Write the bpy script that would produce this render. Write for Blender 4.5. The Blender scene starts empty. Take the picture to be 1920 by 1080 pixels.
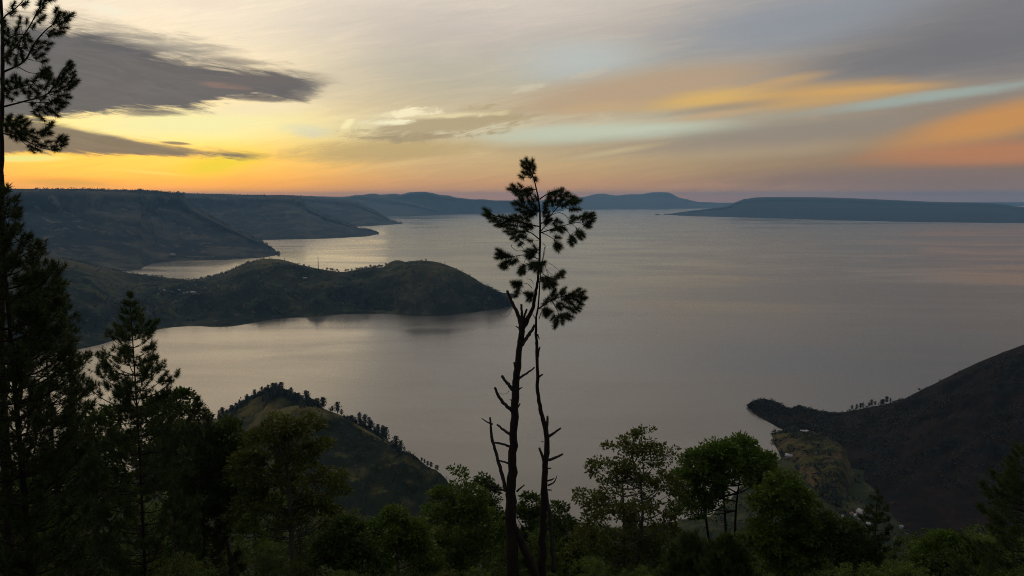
import bpy, math, random
import numpy as np
from mathutils import Vector, Matrix

R = math.radians
random.seed(7)
rng = np.random.default_rng(11)
scene = bpy.context.scene
COL = scene.collection

# ------------------------------------------------------------------ camera
H, PITCH, F = 400.0, 7.0, 1400.0          # eye above the lake (m), tilt down (deg), focal length in photo pixels
cam_data = bpy.data.cameras.new('camera')
cam_data.sensor_width = 36.0
cam_data.lens = F / 1920.0 * 36.0
cam_data.clip_start = 0.2
cam_data.clip_end = 300000.0
cam = bpy.data.objects.new('camera', cam_data)
cam.location = (0, 0, H)
cam.rotation_euler = (R(90 - PITCH), 0, 0)
COL.objects.link(cam)
scene.camera = cam

CP, SP = math.cos(R(PITCH)), math.sin(R(PITCH))
def ray(px, py):
    x, y = (px - 960) / F, (540 - py) / F
    return np.array([x, CP + y * SP, -SP + y * CP])
def at(px, py, Y):                        # point on the sight line at forward distance Y (m)
    d = ray(px, py)
    return np.array([0, 0, H]) + d * (Y / d[1])
def on(px, py, z=0.0):                    # point on the sight line at height z
    d = ray(px, py)
    return np.array([0, 0, H]) + d * ((z - H) / d[2])

# ------------------------------------------------------------------ sky
SUN_AZ, SUN_EL = -27.0, 3.0               # degrees: azimuth from +Y (negative = left), elevation
def lin(c):
    out = []
    for v in c:
        v /= 255.0
        out.append(v / 12.92 if v <= 0.04045 else ((v + 0.055) / 1.055) ** 2.4)
    return tuple(out) + (1.0,)

world = bpy.data.worlds.new('World')
scene.world = world
world.use_nodes = True
nt = world.node_tree
nt.nodes.clear()
L = nt.links.new
def nd(t, **kw):
    n = nt.nodes.new(t)
    for k, v in kw.items():
        setattr(n, k, v)
    return n
def put(sock, v):
    if isinstance(v, bpy.types.NodeSocket):
        L(v, sock)
    else:
        sock.default_value = v
def M(op, a, b=0.0, clamp=False):
    n = nd('ShaderNodeMath', operation=op, use_clamp=clamp)
    put(n.inputs[0], a); put(n.inputs[1], b)
    return n.outputs[0]
def smooth(x, a, b, lo=0.0, hi=1.0):
    n = nd('ShaderNodeMapRange', interpolation_type='SMOOTHSTEP')
    put(n.inputs[0], x)
    for i, v in enumerate((a, b, lo, hi)):
        n.inputs[i + 1].default_value = v
    return n.outputs[0]
def mix(f, a, b, mode='MIX'):
    n = nd('ShaderNodeMix', data_type='RGBA', blend_type=mode)
    put(n.inputs[0], f); put(n.inputs[6], a); put(n.inputs[7], b)
    return n.outputs[2]
def ramp(x, stops):
    n = nd('ShaderNodeValToRGB')
    e = n.color_ramp.elements
    while len(e) < len(stops):
        e.new(0.5)
    for i, (el, c) in enumerate(stops):
        e[i].position = math.sqrt(el / 90.0)
        e[i].color = lin(c)
    L(x, n.inputs[0])
    return n.outputs[0]
def mapping(v, loc, rot, sca, typ='TEXTURE'):
    n = nd('ShaderNodeMapping', vector_type=typ)
    L(v, n.inputs[0])
    n.inputs[1].default_value = loc; n.inputs[2].default_value = rot; n.inputs[3].default_value = sca
    return n.outputs[0]
def noise(v, scale, detail=5, rough=0.55, dist=0.0):
    n = nd('ShaderNodeTexNoise')
    L(v, n.inputs['Vector'])
    n.inputs['Scale'].default_value = scale
    n.inputs['Detail'].default_value = detail
    n.inputs['Roughness'].default_value = rough
    n.inputs['Distortion'].default_value = dist
    return n.outputs[0]

tc = nd('ShaderNodeTexCoord')
D = tc.outputs['Generated']
sep = nd('ShaderNodeSeparateXYZ'); L(D, sep.inputs[0])
dx, dy, dz = sep.outputs
el = M('MULTIPLY', M('ARCSINE', dz), 180 / math.pi)
elp = M('MAXIMUM', el, 0.0)
t = M('SQRT', M('DIVIDE', elp, 90.0))
hl = M('SQRT', M('ADD', M('MULTIPLY', dx, dx), M('MULTIPLY', dy, dy)))
hl = M('MAXIMUM', hl, 1e-4)
cosphi = M('DIVIDE', M('ADD', M('MULTIPLY', dx, math.sin(R(SUN_AZ))), M('MULTIPLY', dy, math.cos(R(SUN_AZ)))), hl)
phi = M('MULTIPLY', M('ARCCOSINE', M('MINIMUM', M('MAXIMUM', cosphi, -1.0), 1.0)), 180 / math.pi)

# veil of thin high cloud: colour by elevation, for four bearings away from the sun
near = ramp(t, [(0, (238, 146, 62)), (1.1, (245, 172, 62)), (2.8, (252, 206, 82)), (4.3, (252, 234, 142)), (7, (248, 230, 184)),
                (12, (240, 228, 205)), (20, (242, 228, 208)), (38, (224, 212, 196)), (90, (150, 152, 162))])
mid = ramp(t, [(0, (212, 146, 108)), (1.1, (196, 152, 112)), (1.8, (194, 162, 120)), (3.6, (188, 170, 134)), (5, (200, 196, 170)), (6.7, (192, 180, 152)),
               (9, (182, 177, 162)), (12, (196, 187, 178)), (20, (250, 238, 220)), (38, (228, 216, 202)), (90, (150, 152, 162))])
far = ramp(t, [(0, (160, 126, 112)), (0.8, (132, 110, 104)), (2.0, (124, 106, 97)), (4, (142, 121, 105)), (7, (139, 130, 124)),
               (12, (126, 124, 127)), (20, (192, 182, 174)), (38, (182, 175, 170)), (90, (150, 152, 162))])
anti = ramp(t, [(0, (72, 76, 94)), (3, (92, 90, 104)), (10, (112, 110, 122)), (30, (128, 130, 142)), (90, (150, 152, 162))])
veil = mix(smooth(phi, 4, 22), near, mid)
veil = mix(smooth(phi, 24, 60), veil, far)
veil = mix(smooth(phi, 62, 150), veil, anti)

nish = nd('ShaderNodeTexSky', sky_type='NISHITA')
nish.sun_disc = False
nish.sun_elevation = R(SUN_EL)
nish.sun_rotation = R(SUN_AZ)             # clockwise from +Y
nish.altitude = 1300
nish.air_density = 1.2; nish.dust_density = 2.0
clear = mix(1.0, nish.outputs[0], (0.12, 0.12, 0.12, 1), 'MULTIPLY')
sky = mix(0.9, clear, mix(1.0, veil, (1.1, 1.08, 1.06, 1), 'MULTIPLY'))

# cloud bank coordinates: bearing and height as slopes
dyc = M('MAXIMUM', dy, 0.03)
cmb = nd('ShaderNodeCombineXYZ')
GX, GZ = M('DIVIDE', dx, dyc), M('DIVIDE', dz, dyc)
L(M('DIVIDE', dx, dyc), cmb.inputs[0]); L(M('DIVIDE', dz, dyc), cmb.inputs[1]); cmb.inputs[2].default_value = 1.0
G = cmb.outputs[0]
streak = noise(mapping(G, (0, 0, 0), (0, 0, R(6)), (1 / 3.6, 1 / 30.0, 1)), 1.0, 8, 0.62, 0.6)
flat = noise(mapping(G, (3, 1, 0), (0, 0, R(-4)), (1 / 6.0, 1 / 38.0, 1)), 1.0, 9, 0.66, 0.7)
puff = noise(mapping(G, (5, 2, 0), (0, 0, R(8)), (1 / 22.0, 1 / 85.0, 1)), 1.0, 9, 0.66, 1.1)
wisp = noise(mapping(G, (8, 2, 0), (0, 0, R(-9)), (1 / 11.0, 1 / 95.0, 1)), 1.0, 8, 0.6, 1.6)
wisp2 = noise(mapping(G, (2, 7, 0), (0, 0, R(9)), (1 / 9.0, 1 / 95.0, 1)), 1.0, 8, 0.64, 1.2)
away = smooth(dy, 0.35, 0.1, 0.0, 40.0)       # the banks of cloud end towards the sides
def NO(x, y, f_):
    return M('ADD', M('SUBTRACT', M('ADD', M('MULTIPLY', x, 1 - f_), M('MULTIPLY', y, f_)), 0.5), away)
NS = {'s': NO(streak, wisp2, 0.42), 'p': NO(puff, wisp2, 0.3), 'f': NO(flat, wisp, 0.36)}

# faint streaks over the whole veil
def gain(x, a_, b_, f_, tint):
    global sky
    sky = mix(M('MULTIPLY', smooth(x, a_, b_), f_), sky, mix(1.0, sky, tint + (1,), 'MULTIPLY'))
gain(streak, 0.5, 0.72, 0.25, (1.3, 1.22, 1.12))
gain(streak, 0.5, 0.28, 0.28, (0.82, 0.84, 0.88))
gain(wisp2, 0.5, 0.72, 0.22, (1.32, 1.26, 1.18))
gain(wisp2, 0.5, 0.3, 0.22, (0.8, 0.81, 0.84))

def slope_xy(px, py):
    d = ray(px, py)
    return d[0] / d[1], d[2] / d[1]
def cloud(p0, p1, hw, col, op=0.8, namp=0.5, nz='s', lo=0.45, hi=1.1):
    global sky
    a, b = slope_xy(*p0), slope_xy(*p1)
    cx, cy = (a[0] + b[0]) / 2, (a[1] + b[1]) / 2
    ln = math.hypot(b[0] - a[0], b[1] - a[1]) / 2
    ang = math.atan2(b[1] - a[1], b[0] - a[0])
    ca, sa, hv_ = math.cos(ang), math.sin(ang), hw / F
    def dot(x, y, z):
        n = nd('ShaderNodeVectorMath', operation='DOT_PRODUCT')
        L(G, n.inputs[0]); n.inputs[1].default_value = (x, y, z)
        return n.outputs['Value']
    u = dot(ca / ln, sa / ln, -(cx * ca + cy * sa) / ln)
    v = dot(-sa / hv_, ca / hv_, (cx * sa - cy * ca) / hv_)
    vv = nd('ShaderNodeMath', operation='MULTIPLY_ADD')
    L(v, vv.inputs[0]); L(v, vv.inputs[1]); L(M('MULTIPLY', u, u), vv.inputs[2])
    r_ = nd('ShaderNodeMath', operation='MULTIPLY_ADD')
    put(r_.inputs[0], NS[nz]); r_.inputs[1].default_value = 2 * namp; L(M('SQRT', vv.outputs[0]), r_.inputs[2])
    sky = mix(smooth(r_.outputs[0], hi, lo, 0.0, op), sky, lin(col))

def bank(upper, lower, col, op, soft_u, soft_l, namp, nz='f'):
    """a cloud bank between an upper and a lower outline given as photo points"""
    global sky
    xs = [slope_xy(*p)[0] for p in upper + lower]; xa, xb = min(xs), max(xs)
    zs = [slope_xy(*p)[1] for p in upper + lower]; za, zb = min(zs) - .05, max(zs) + .05
    tn = nd('ShaderNodeMapRange'); L(GX, tn.inputs[0]); tn.inputs[1].default_value = xa; tn.inputs[2].default_value = xb
    def curve(pts):
        n = nd('ShaderNodeFloatCurve'); cv = n.mapping.curves[0]
        q = sorted(((slope_xy(*p)[0] - xa) / (xb - xa), (slope_xy(*p)[1] - za) / (zb - za)) for p in pts)
        while len(cv.points) < len(q): cv.points.new(.5, .5)
        for p, (x, y) in zip(cv.points, q): p.location = (x, y); p.handle_type = 'AUTO'
        n.mapping.update(); L(tn.outputs[0], n.inputs['Value'])
        return M('ADD', M('MULTIPLY', n.outputs[0], zb - za), za)
    nn = M('MULTIPLY', NS[nz], 2 * namp / F)
    zz = M('ADD', GZ, nn)
    a_ = smooth(M('SUBTRACT', curve(upper), zz), -soft_u * .3 / F, soft_u / F)
    b_ = smooth(M('SUBTRACT', M('SUBTRACT', GZ, nn), curve(lower)), -soft_l * .3 / F, soft_l / F)
    ends = M('MULTIPLY', smooth(GX, xa, xa + .03), smooth(M('ADD', GX, M('MULTIPLY', NS[nz], -.16)), xb - .015, xb - .10))
    inner = mix(smooth(wisp, .38, .64), tuple(c * .95 for c in lin(col)[:3]) + (1,), tuple(c * 1.1 for c in lin(col)[:3]) + (1,))
    sky = mix(M('MULTIPLY', M('MULTIPLY', M('MULTIPLY', a_, b_), ends), op), sky, inner)

# upper right: clear blue patches, grey sheet
cloud((930, 125), (1260, 105), 50, (186, 196, 196), .65, .5, 's', .1, 1.2)
cloud((1150, 105), (1850, -30), 75, (142, 150, 160), .75, .4, 's', .1, 1.2)
cloud((1600, 75), (2300, 20), 80, (116, 117, 124), .75, .4, 's', .1, 1.2)
cloud((1330, 150), (2200, 60), 60, (116, 116, 120), .85, .35, 's', .2, 1.15)
# tan and orange band sweeping up to the right
cloud((850, 222), (1560, 115), 48, (186, 158, 128), .8, .5, 's', .3, 1.15)
cloud((1180, 200), (1850, 158), 30, (205, 162, 100), .8, .5, 's', .2, 1.15)
cloud((1190, 204), (1470, 166), 22, (222, 182, 106), .75, .8, 's', .0, 1.15)
cloud((1000, 214), (1240, 190), 16, (206, 172, 126), .5, .9, 's', .0, 1.1)
cloud((1440, 181), (1800, 156), 10, (212, 166, 100), .65, .4, 's', .1, 1.1)
cloud((1380, 165), (1590, 132), 12, (206, 166, 112), .6, .4, 's', .1, 1.1)
cloud((1200, 220), (1500, 185), 10, (150, 140, 126), .6, .5, 's', .1, 1.2)
cloud((1240, 228), (1420, 205), 9, (200, 164, 124), .6, .5, 's', .1, 1.2)
# pale green gaps of clear sky
cloud((850, 262), (1440, 240), 23, (196, 204, 182), .85, .8, 's', .3, 1.1)
cloud((1460, 219), (2050, 141), 14, (158, 172, 165), .88, .9, 's', .2, 1.1)
# lower sheet right of centre
cloud((900, 285), (1700, 268), 26, (176, 156, 128), .75, .5, 's', .2, 1.2)
cloud((1050, 285), (1900, 215), 30, (146, 136, 124), .8, .4, 's', .2, 1.15)
cloud((1030, 303), (1290, 262), 9, (206, 187, 142), .7, .9, 's', .0, 1.1)
cloud((1590, 292), (2150, 165), 42, (204, 146, 84), .92, .3, 's', .25, 1.1)
cloud((1540, 302), (2250, 272), 30, (190, 128, 88), .85, .3, 's', .25, 1.1)
cloud((1250, 338), (2200, 325), 22, (132, 114, 108), .7, .3, 's', .2, 1.2)
# centre: small lit cloud and tan fan
cloud((490, 292), (960, 272), 27, (194, 168, 116), .75, .6, 'p', .3, 1.1)
cloud((630, 252), (1040, 214), 26, (182, 163, 126), .88, 1.5, 'p', .45, 1.0)
cloud((690, 262), (900, 252), 10, (168, 150, 118), .7, 1.5, 'p', .3, 1.0)
cloud((700, 223), (980, 210), 8, (240, 222, 176), .8, 1.6, 'p', .1, 1.0)
cloud((655, 233), (800, 226), 8, (255, 246, 206), .9, 1.7, 'p', .1, 1.0)
cloud((680, 216), (850, 206), 10, (255, 242, 200), .9, 1.8, 'p', .3, 1.0)
cloud((636, 246), (668, 219), 9, (255, 240, 184), .95, 1.2, 'p', .3, 1.0)
cloud((660, 321), (840, 294), 6, (226, 196, 136), .6, 1.2, 'p', .1, 1.1)
cloud((510, 238), (640, 252), 16, (218, 218, 196), .6, .6, 'p', .2, 1.1)
cloud((475, 168), (720, 160), 40, (212, 198, 172), .5, .5, 's', .2, 1.1)
cloud((950, 172), (1040, 156), 9, (220, 210, 186), .4, 2.6, 'p', .2, .9)
cloud((1060, 150), (1140, 130), 8, (208, 194, 168), .3, 2.6, 'p', .2, .9)
# left: bright breaks
cloud((60, 238), (620, 226), 38, (255, 245, 178), .95, .5, 'f', .2, 1.15)
cloud((330, 208), (640, 196), 18, (253, 234, 190), .8, .5, 'f', .2, 1.15)
cloud((290, 330), (520, 288), 26, (255, 226, 48), .85, .5, 'f', .1, 1.15)
cloud((-60, 298), (140, 296), 9, (255, 244, 140), .95, .4, 'f', .3, 1.1)
cloud((180, 315), (380, 331), 4, (255, 236, 110), .6, 1.0, 'f', .2, 1.1)
cloud((-20, 338), (260, 344), 12, (238, 176, 62), .6, .5, 'f', .2, 1.1)
cloud((150, 8), (260, 30), 12, (252, 242, 214), .8, .6, 'f', .2, 1.1)
cloud((290, -20), (480, 10), 26, (246, 226, 204), .8, .6, 'p', .2, 1.1)
# left: dark cloud banks
bank([(-460, 60), (-200, 20), (60, 14), (170, 30), (270, 55), (360, 75), (450, 92), (520, 112)], [(-460, 90), (-200, 80), (60, 70), (170, 80), (270, 110), (360, 130), (450, 140), (520, 125)], (146, 140, 131), .75, 30, 24, 60)
bank([(-460, 70), (-200, 34), (30, 26), (120, 42), (200, 60), (270, 82), (340, 100), (420, 112), (480, 116), (540, 122), (620, 138), (690, 152)],
     [(-460, 190), (-200, 224), (30, 226), (130, 224), (220, 217), (300, 211), (380, 204), (430, 190), (500, 187), (565, 190), (620, 172), (690, 156)], (97, 95, 97), .96, 26, 13, 52)
cloud((350, 150), (480, 168), 7, (150, 122, 108), .7, 2.0, 'f', .2, 1.0)
cloud((380, 148), (625, 151), 17, (112, 105, 102), .9, 1.1, 'f', .35, 1.0)
cloud((400, 182), (590, 189), 9, (116, 108, 102), .85, 1.1, 'f', .3, 1.0)
cloud((330, 108), (575, 122), 11, (140, 131, 122), .7, 1.5, 'f', .2, 1.0)
cloud((210, 70), (470, 92), 20, (158, 150, 138), .55, 1.8, 'f', .2, 1.0)
cloud((150, 214), (400, 210), 10, (128, 118, 108), .8, 1.5, 'f', .3, 1.0)
bank([(-460, 225), (-200, 222), (60, 226), (130, 232), (170, 240), (230, 252), (300, 264), (360, 272), (430, 280), (500, 288), (590, 295)],
     [(-460, 280), (-200, 296), (60, 290), (160, 291), (260, 296), (380, 297), (450, 297), (500, 297), (590, 297)], (130, 115, 98), .94, 12, 7, 24)
cloud((290, 266), (370, 271), 4, (140, 122, 96), .85, .6, 'f', .4, 1.0)
bg = nd('ShaderNodeBackground')
L(sky, bg.inputs[0]); bg.inputs[1].default_value = 1.0
ow = nd('ShaderNodeOutputWorld'); L(bg.outputs[0], ow.inputs[0])

# ------------------------------------------------------------------ sun (low, veiled by cloud) and exposure
sd = bpy.data.lights.new('sun', 'SUN')
sd.energy = 0.18
sd.angle = R(35)
sd.color = (1.0, 0.72, 0.38)
sun = bpy.data.objects.new('sun', sd)
COL.objects.link(sun)
sv = Vector((math.sin(R(SUN_AZ)) * math.cos(R(SUN_EL)), math.cos(R(SUN_AZ)) * math.cos(R(SUN_EL)), math.sin(R(SUN_EL))))
sun.rotation_euler = sv.to_track_quat('Z', 'Y').to_euler()
sun.location = (-200, 300, 700)
vs = scene.view_settings
vs.view_transform = 'Standard'; vs.look = 'None'; vs.exposure = 0.0; vs.gamma = 1.0
vs.use_curve_mapping = False
world.cycles.sampling_method = 'NONE'
scene.cycles.use_denoising = True
scene.cycles.denoising_prefilter = 'NONE'
scene.cycles.filter_width = 1.0
scene.cycles.max_bounces = 6
scene.cycles.diffuse_bounces = 2
scene.cycles.transmission_bounces = 3
scene.cycles.volume_bounces = 1

# ------------------------------------------------------------------ helpers
def tag(o, label=None, cat=None, group=None, kind=None):
    for k, v in (('label', label), ('category', cat), ('group', group), ('kind', kind)):
        if v:
            o[k] = v
    return o
class MB:                                  # collects triangles and quads, links them as one mesh
    def __init__(s):
        s.v, s.t, s.q, s.n = [], [], [], 0
    def add(s, v, tris=None, quads=None):
        v = np.asarray(v, float).reshape(-1, 3)
        if tris is not None and len(tris): s.t.append(np.asarray(tris, int) + s.n)
        if quads is not None and len(quads): s.q.append(np.asarray(quads, int) + s.n)
        s.v.append(v); s.n += len(v)
    def mesh(s, name, mat, smooth_=True):
        me = bpy.data.meshes.new(name)
        v = np.concatenate(s.v)
        t = np.concatenate(s.t) if s.t else np.zeros((0, 3), int)
        q = np.concatenate(s.q) if s.q else np.zeros((0, 4), int)
        me.vertices.add(len(v)); me.vertices.foreach_set('co', v.astype(np.float32).ravel())
        me.loops.add(t.size + q.size)
        me.loops.foreach_set('vertex_index', np.concatenate([t.ravel(), q.ravel()]).astype(np.int32))
        me.polygons.add(len(t) + len(q))
        st = np.concatenate([np.arange(len(t)) * 3, t.size + np.arange(len(q)) * 4]).astype(np.int32)
        me.polygons.foreach_set('loop_start', st)
        me.update(calc_edges=True)
        if smooth_:
            me.polygons.foreach_set('use_smooth', np.ones(len(t) + len(q), bool))
        me.validate()
        me.materials.append(mat)
        return me
    def build(s, name, mat, parent=None, smooth_=True):
        return obj(name, s.mesh(name, mat, smooth_), parent)
def obj(name, me, parent=None, loc=None, rot=None, sca=None):
    o = bpy.data.objects.new(name, me)
    COL.objects.link(o)
    if parent is not None: o.parent = parent
    if loc is not None: o.location = loc
    if rot is not None: o.rotation_euler = rot
    if sca is not None: o.scale = sca if hasattr(sca, '__len__') else (sca,) * 3
    return o
def frame_of(d):
    d = d / (np.linalg.norm(d) + 1e-9)
    a = np.array([0, 0, 1.0]) if abs(d[2]) < 0.9 else np.array([1.0, 0, 0])
    x = np.cross(a, d); x /= np.linalg.norm(x)
    return x, np.cross(d, x), d
def tube(mb, pts, rad, sides=6, cap=True, wob=0.0):
    pts = np.asarray(pts, float); n = len(pts)
    rad = np.broadcast_to(np.asarray(rad, float), (n,))
    tang = np.gradient(pts, axis=0)
    x, y, _ = frame_of(tang[0])
    ang = np.arange(sides) * 2 * math.pi / sides
    rings = []
    for i in range(n):
        d = tang[i] / (np.linalg.norm(tang[i]) + 1e-9)
        x = x - d * np.dot(x, d); x /= np.linalg.norm(x) + 1e-9
        y = np.cross(d, x)
        r = rad[i] * (1 + (rng.uniform(-wob, wob, sides) if wob else 0))
        rings.append(pts[i] + np.outer(np.cos(ang) * r, x) + np.outer(np.sin(ang) * r, y))
    v = np.concatenate(rings)
    k = np.arange(sides); k2 = (k + 1) % sides
    q = [np.stack([i * sides + k, i * sides + k2, (i + 1) * sides + k2, (i + 1) * sides + k], 1) for i in range(n - 1)]
    t = None
    if cap:
        v = np.concatenate([v, pts[-1:]])
        t = np.stack([(n - 1) * sides + k, (n - 1) * sides + k2, np.full(sides, n * sides)], 1)
    mb.add(v, t, np.concatenate(q))
def spline(pts, n):                        # Catmull-Rom through the points
    p = np.asarray(pts, float)
    p = np.vstack([2 * p[0] - p[1], p, 2 * p[-1] - p[-2]])
    m = len(p) - 3
    u = np.linspace(0, m, n); i = np.minimum(u.astype(int), m - 1); f = (u - i)[:, None]
    a, b, c, d = p[i], p[i + 1], p[i + 2], p[i + 3]
    return 0.5 * (2 * b + (c - a) * f + (2 * a - 5 * b + 4 * c - d) * f ** 2 + (3 * b - a - 3 * c + d) * f ** 3)
# lattice noise
def _h(ix, iy, seed):
    h = (ix.astype(np.int64) * 374761393 + iy.astype(np.int64) * 668265263 + seed * 144269) & 0x7fffffff
    h = ((h ^ (h >> 13)) * 1274126177) & 0x7fffffff
    return ((h ^ (h >> 16)) & 0xffff) / 65535.0
def vnoise(x, y, seed=0):
    ix, iy = np.floor(x), np.floor(y)
    fx, fy = x - ix, y - iy
    fx = fx * fx * fx * (fx * (fx * 6 - 15) + 10); fy = fy * fy * fy * (fy * (fy * 6 - 15) + 10)
    a, b, c, d = _h(ix, iy, seed), _h(ix + 1, iy, seed), _h(ix, iy + 1, seed), _h(ix + 1, iy + 1, seed)
    return (a + (b - a) * fx) * (1 - fy) + (c + (d - c) * fx) * fy - 0.5
def fbm(x, y, o=5, seed=0, g=0.5):
    s, a = 0, 1.0
    for i in range(o):
        s = s + a * vnoise(x * 2 ** i + 17.3 * i, y * 2 ** i - 9.1 * i, seed + i); a *= g
    return s
def ridged(x, y, o=4, seed=0):
    s, a = 0, 1.0
    for i in range(o):
        s = s + a * (0.5 - 2 * np.abs(vnoise(x * 2 ** i + 5.7 * i, y * 2 ** i + 3.3 * i, seed + i))); a *= 0.5
    return s

# ------------------------------------------------------------------ materials
def mat_new(name):
    m = bpy.data.materials.new(name); m.use_nodes = True
    t_ = m.node_tree; t_.nodes.clear()
    return m, t_
def simple_mat(name, col, rough=0.85, var=0.3, scale=3.0, spec=0.2):
    m, t_ = mat_new(name)
    o_ = t_.nodes.new('ShaderNodeOutputMaterial'); p = t_.nodes.new('ShaderNodeBsdfPrincipled')
    g = t_.nodes.new('ShaderNodeNewGeometry'); n = t_.nodes.new('ShaderNodeTexNoise')
    n.inputs['Scale'].default_value = scale; n.inputs['Detail'].default_value = 4
    r = t_.nodes.new('ShaderNodeValToRGB')
    r.color_ramp.elements[0].color = tuple(c * (1 - var) for c in col) + (1,)
    r.color_ramp.elements[1].color = tuple(c * (1 + var) for c in col) + (1,)
    r.color_ramp.elements[0].position = 0.3; r.color_ramp.elements[1].position = 0.7
    l = t_.links.new
    l(g.outputs['Position'], n.inputs['Vector']); l(n.outputs[0], r.inputs[0]); l(r.outputs[0], p.inputs['Base Color'])
    p.inputs['Roughness'].default_value = rough; p.inputs['Specular IOR Level'].default_value = spec
    l(p.outputs[0], o_.inputs[0])
    return m
def bark_mat(name, dark, pale, scale=30):
    m, t_ = mat_new(name); l = t_.links.new; N = t_.nodes.new
    o_, p, tcn, mp, n = N('ShaderNodeOutputMaterial'), N('ShaderNodeBsdfPrincipled'), N('ShaderNodeTexCoord'), N('ShaderNodeMapping'), N('ShaderNodeTexNoise')
    mp.inputs[3].default_value = (1, 1, 0.25)
    n.inputs['Scale'].default_value = scale; n.inputs['Detail'].default_value = 6; n.inputs['Roughness'].default_value = 0.7
    r, b = N('ShaderNodeValToRGB'), N('ShaderNodeBump')
    r.color_ramp.elements[0].color = dark + (1,); r.color_ramp.elements[1].color = pale + (1,)
    r.color_ramp.elements[0].position = 0.35; r.color_ramp.elements[1].position = 0.72
    b.inputs['Strength'].default_value = 0.8; b.inputs['Distance'].default_value = 0.03
    l(tcn.outputs['Object'], mp.inputs[0]); l(mp.outputs[0], n.inputs['Vector']); l(n.outputs[0], r.inputs[0]); l(r.outputs[0], p.inputs['Base Color'])
    l(n.outputs[0], b.inputs['Height']); l(b.outputs[0], p.inputs['Normal'])
    p.inputs['Roughness'].default_value = 0.95; p.inputs['Specular IOR Level'].default_value = 0.1
    l(p.outputs[0], o_.inputs[0])
    return m
def leaf_mat(name, dark, light, trans=0.35, rough=0.6):
    m, t_ = mat_new(name); l = t_.links.new; N = t_.nodes.new
    o_, g, r = N('ShaderNodeOutputMaterial'), N('ShaderNodeNewGeometry'), N('ShaderNodeValToRGB')
    r.color_ramp.elements[0].color = dark + (1,); r.color_ramp.elements[1].color = light + (1,)
    n = N('ShaderNodeTexNoise'); n.inputs['Scale'].default_value = 0.9; n.inputs['Detail'].default_value = 3
    l(g.outputs['Position'], n.inputs['Vector'])
    a = N('ShaderNodeMath'); a.operation = 'MULTIPLY_ADD'; a.inputs[1].default_value = 0.5
    l(g.outputs['Random Per Island'], a.inputs[0]); l(n.outputs[0], a.inputs[2])
    a2 = N('ShaderNodeMath'); a2.operation = 'SUBTRACT'; a2.inputs[1].default_value = 0.25; a2.use_clamp = True
    l(a.outputs[0], a2.inputs[0]); l(a2.outputs[0], r.inputs[0])
    p, tr, mx = N('ShaderNodeBsdfPrincipled'), N('ShaderNodeBsdfTranslucent'), N('ShaderNodeMixShader')
    p.inputs['Roughness'].default_value = 0.48; p.inputs['Specular IOR Level'].default_value = 0.2
    mx.inputs[0].default_value = trans
    l(r.outputs[0], p.inputs['Base Color']); l(r.outputs[0], tr.inputs[0])
    l(p.outputs[0], mx.inputs[1]); l(tr.outputs[0], mx.inputs[2]); l(mx.outputs[0], o_.inputs[0])
    return m
def land_mat(name, wood, grass, soil, s=1.0, cover=0.5, soilamt=0.15, bump=2.0):
    # woods, grass and bare soil in patches; s = metres per feature, roughly
    m, t_ = mat_new(name); l = t_.links.new; N = t_.nodes.new
    o_, p, g = N('ShaderNodeOutputMaterial'), N('ShaderNodeBsdfPrincipled'), N('ShaderNodeNewGeometry')
    def nz(scale, det=6, rough=0.6):
        n = N('ShaderNodeTexNoise'); n.inputs['Scale'].default_value = scale / s; n.inputs['Detail'].default_value = det
        n.inputs['Roughness'].default_value = rough; l(g.outputs['Position'], n.inputs['Vector']); return n.outputs[0]
    def mp(x, a, b):
        n = N('ShaderNodeMapRange'); n.interpolation_type = 'SMOOTHSTEP'; l(x, n.inputs[0]); n.inputs[1].default_value = a; n.inputs[2].default_value = b; return n.outputs[0]
    def mx(f, a, b, mode='MIX'):
        n = N('ShaderNodeMix'); n.data_type = 'RGBA'; n.blend_type = mode
        for so, v in ((n.inputs[0], f), (n.inputs[6], a), (n.inputs[7], b)):
            if isinstance(v, bpy.types.NodeSocket): l(v, so)
            else: so.default_value = v if isinstance(v, float) else tuple(v) + (1,)
        return n.outputs[2]
    big, mid_, fine = nz(0.009, 7, 0.65), nz(0.03, 6), nz(0.2, 5, 0.7)
    c = mx(mp(big, cover - 0.06, cover + 0.08), wood, grass)
    c = mx(mp(mid_, 0.66 - soilamt * 0.5, 0.74 - soilamt * 0.4), c, soil)
    c = mx(mp(fine, 0.62, 0.48), mx(1.0, c, (0.55, 0.58, 0.6), 'MULTIPLY'), c)
    att = N('ShaderNodeAttribute'); att.attribute_name = 'cover'
    c = mx(att.outputs['Fac'], c, mx(mp(mid_, 0.4, 0.62), grass, soil))
    l(c, p.inputs['Base Color'])
    b = N('ShaderNodeBump'); b.inputs['Strength'].default_value = 0.7; b.inputs['Distance'].default_value = bump
    l(fine, b.inputs['Height']); l(b.outputs[0], p.inputs['Normal'])
    p.inputs['Roughness'].default_value = 0.95; p.inputs['Specular IOR Level'].default_value = 0.05
    l(p.outputs[0], o_.inputs[0])
    return m

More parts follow.
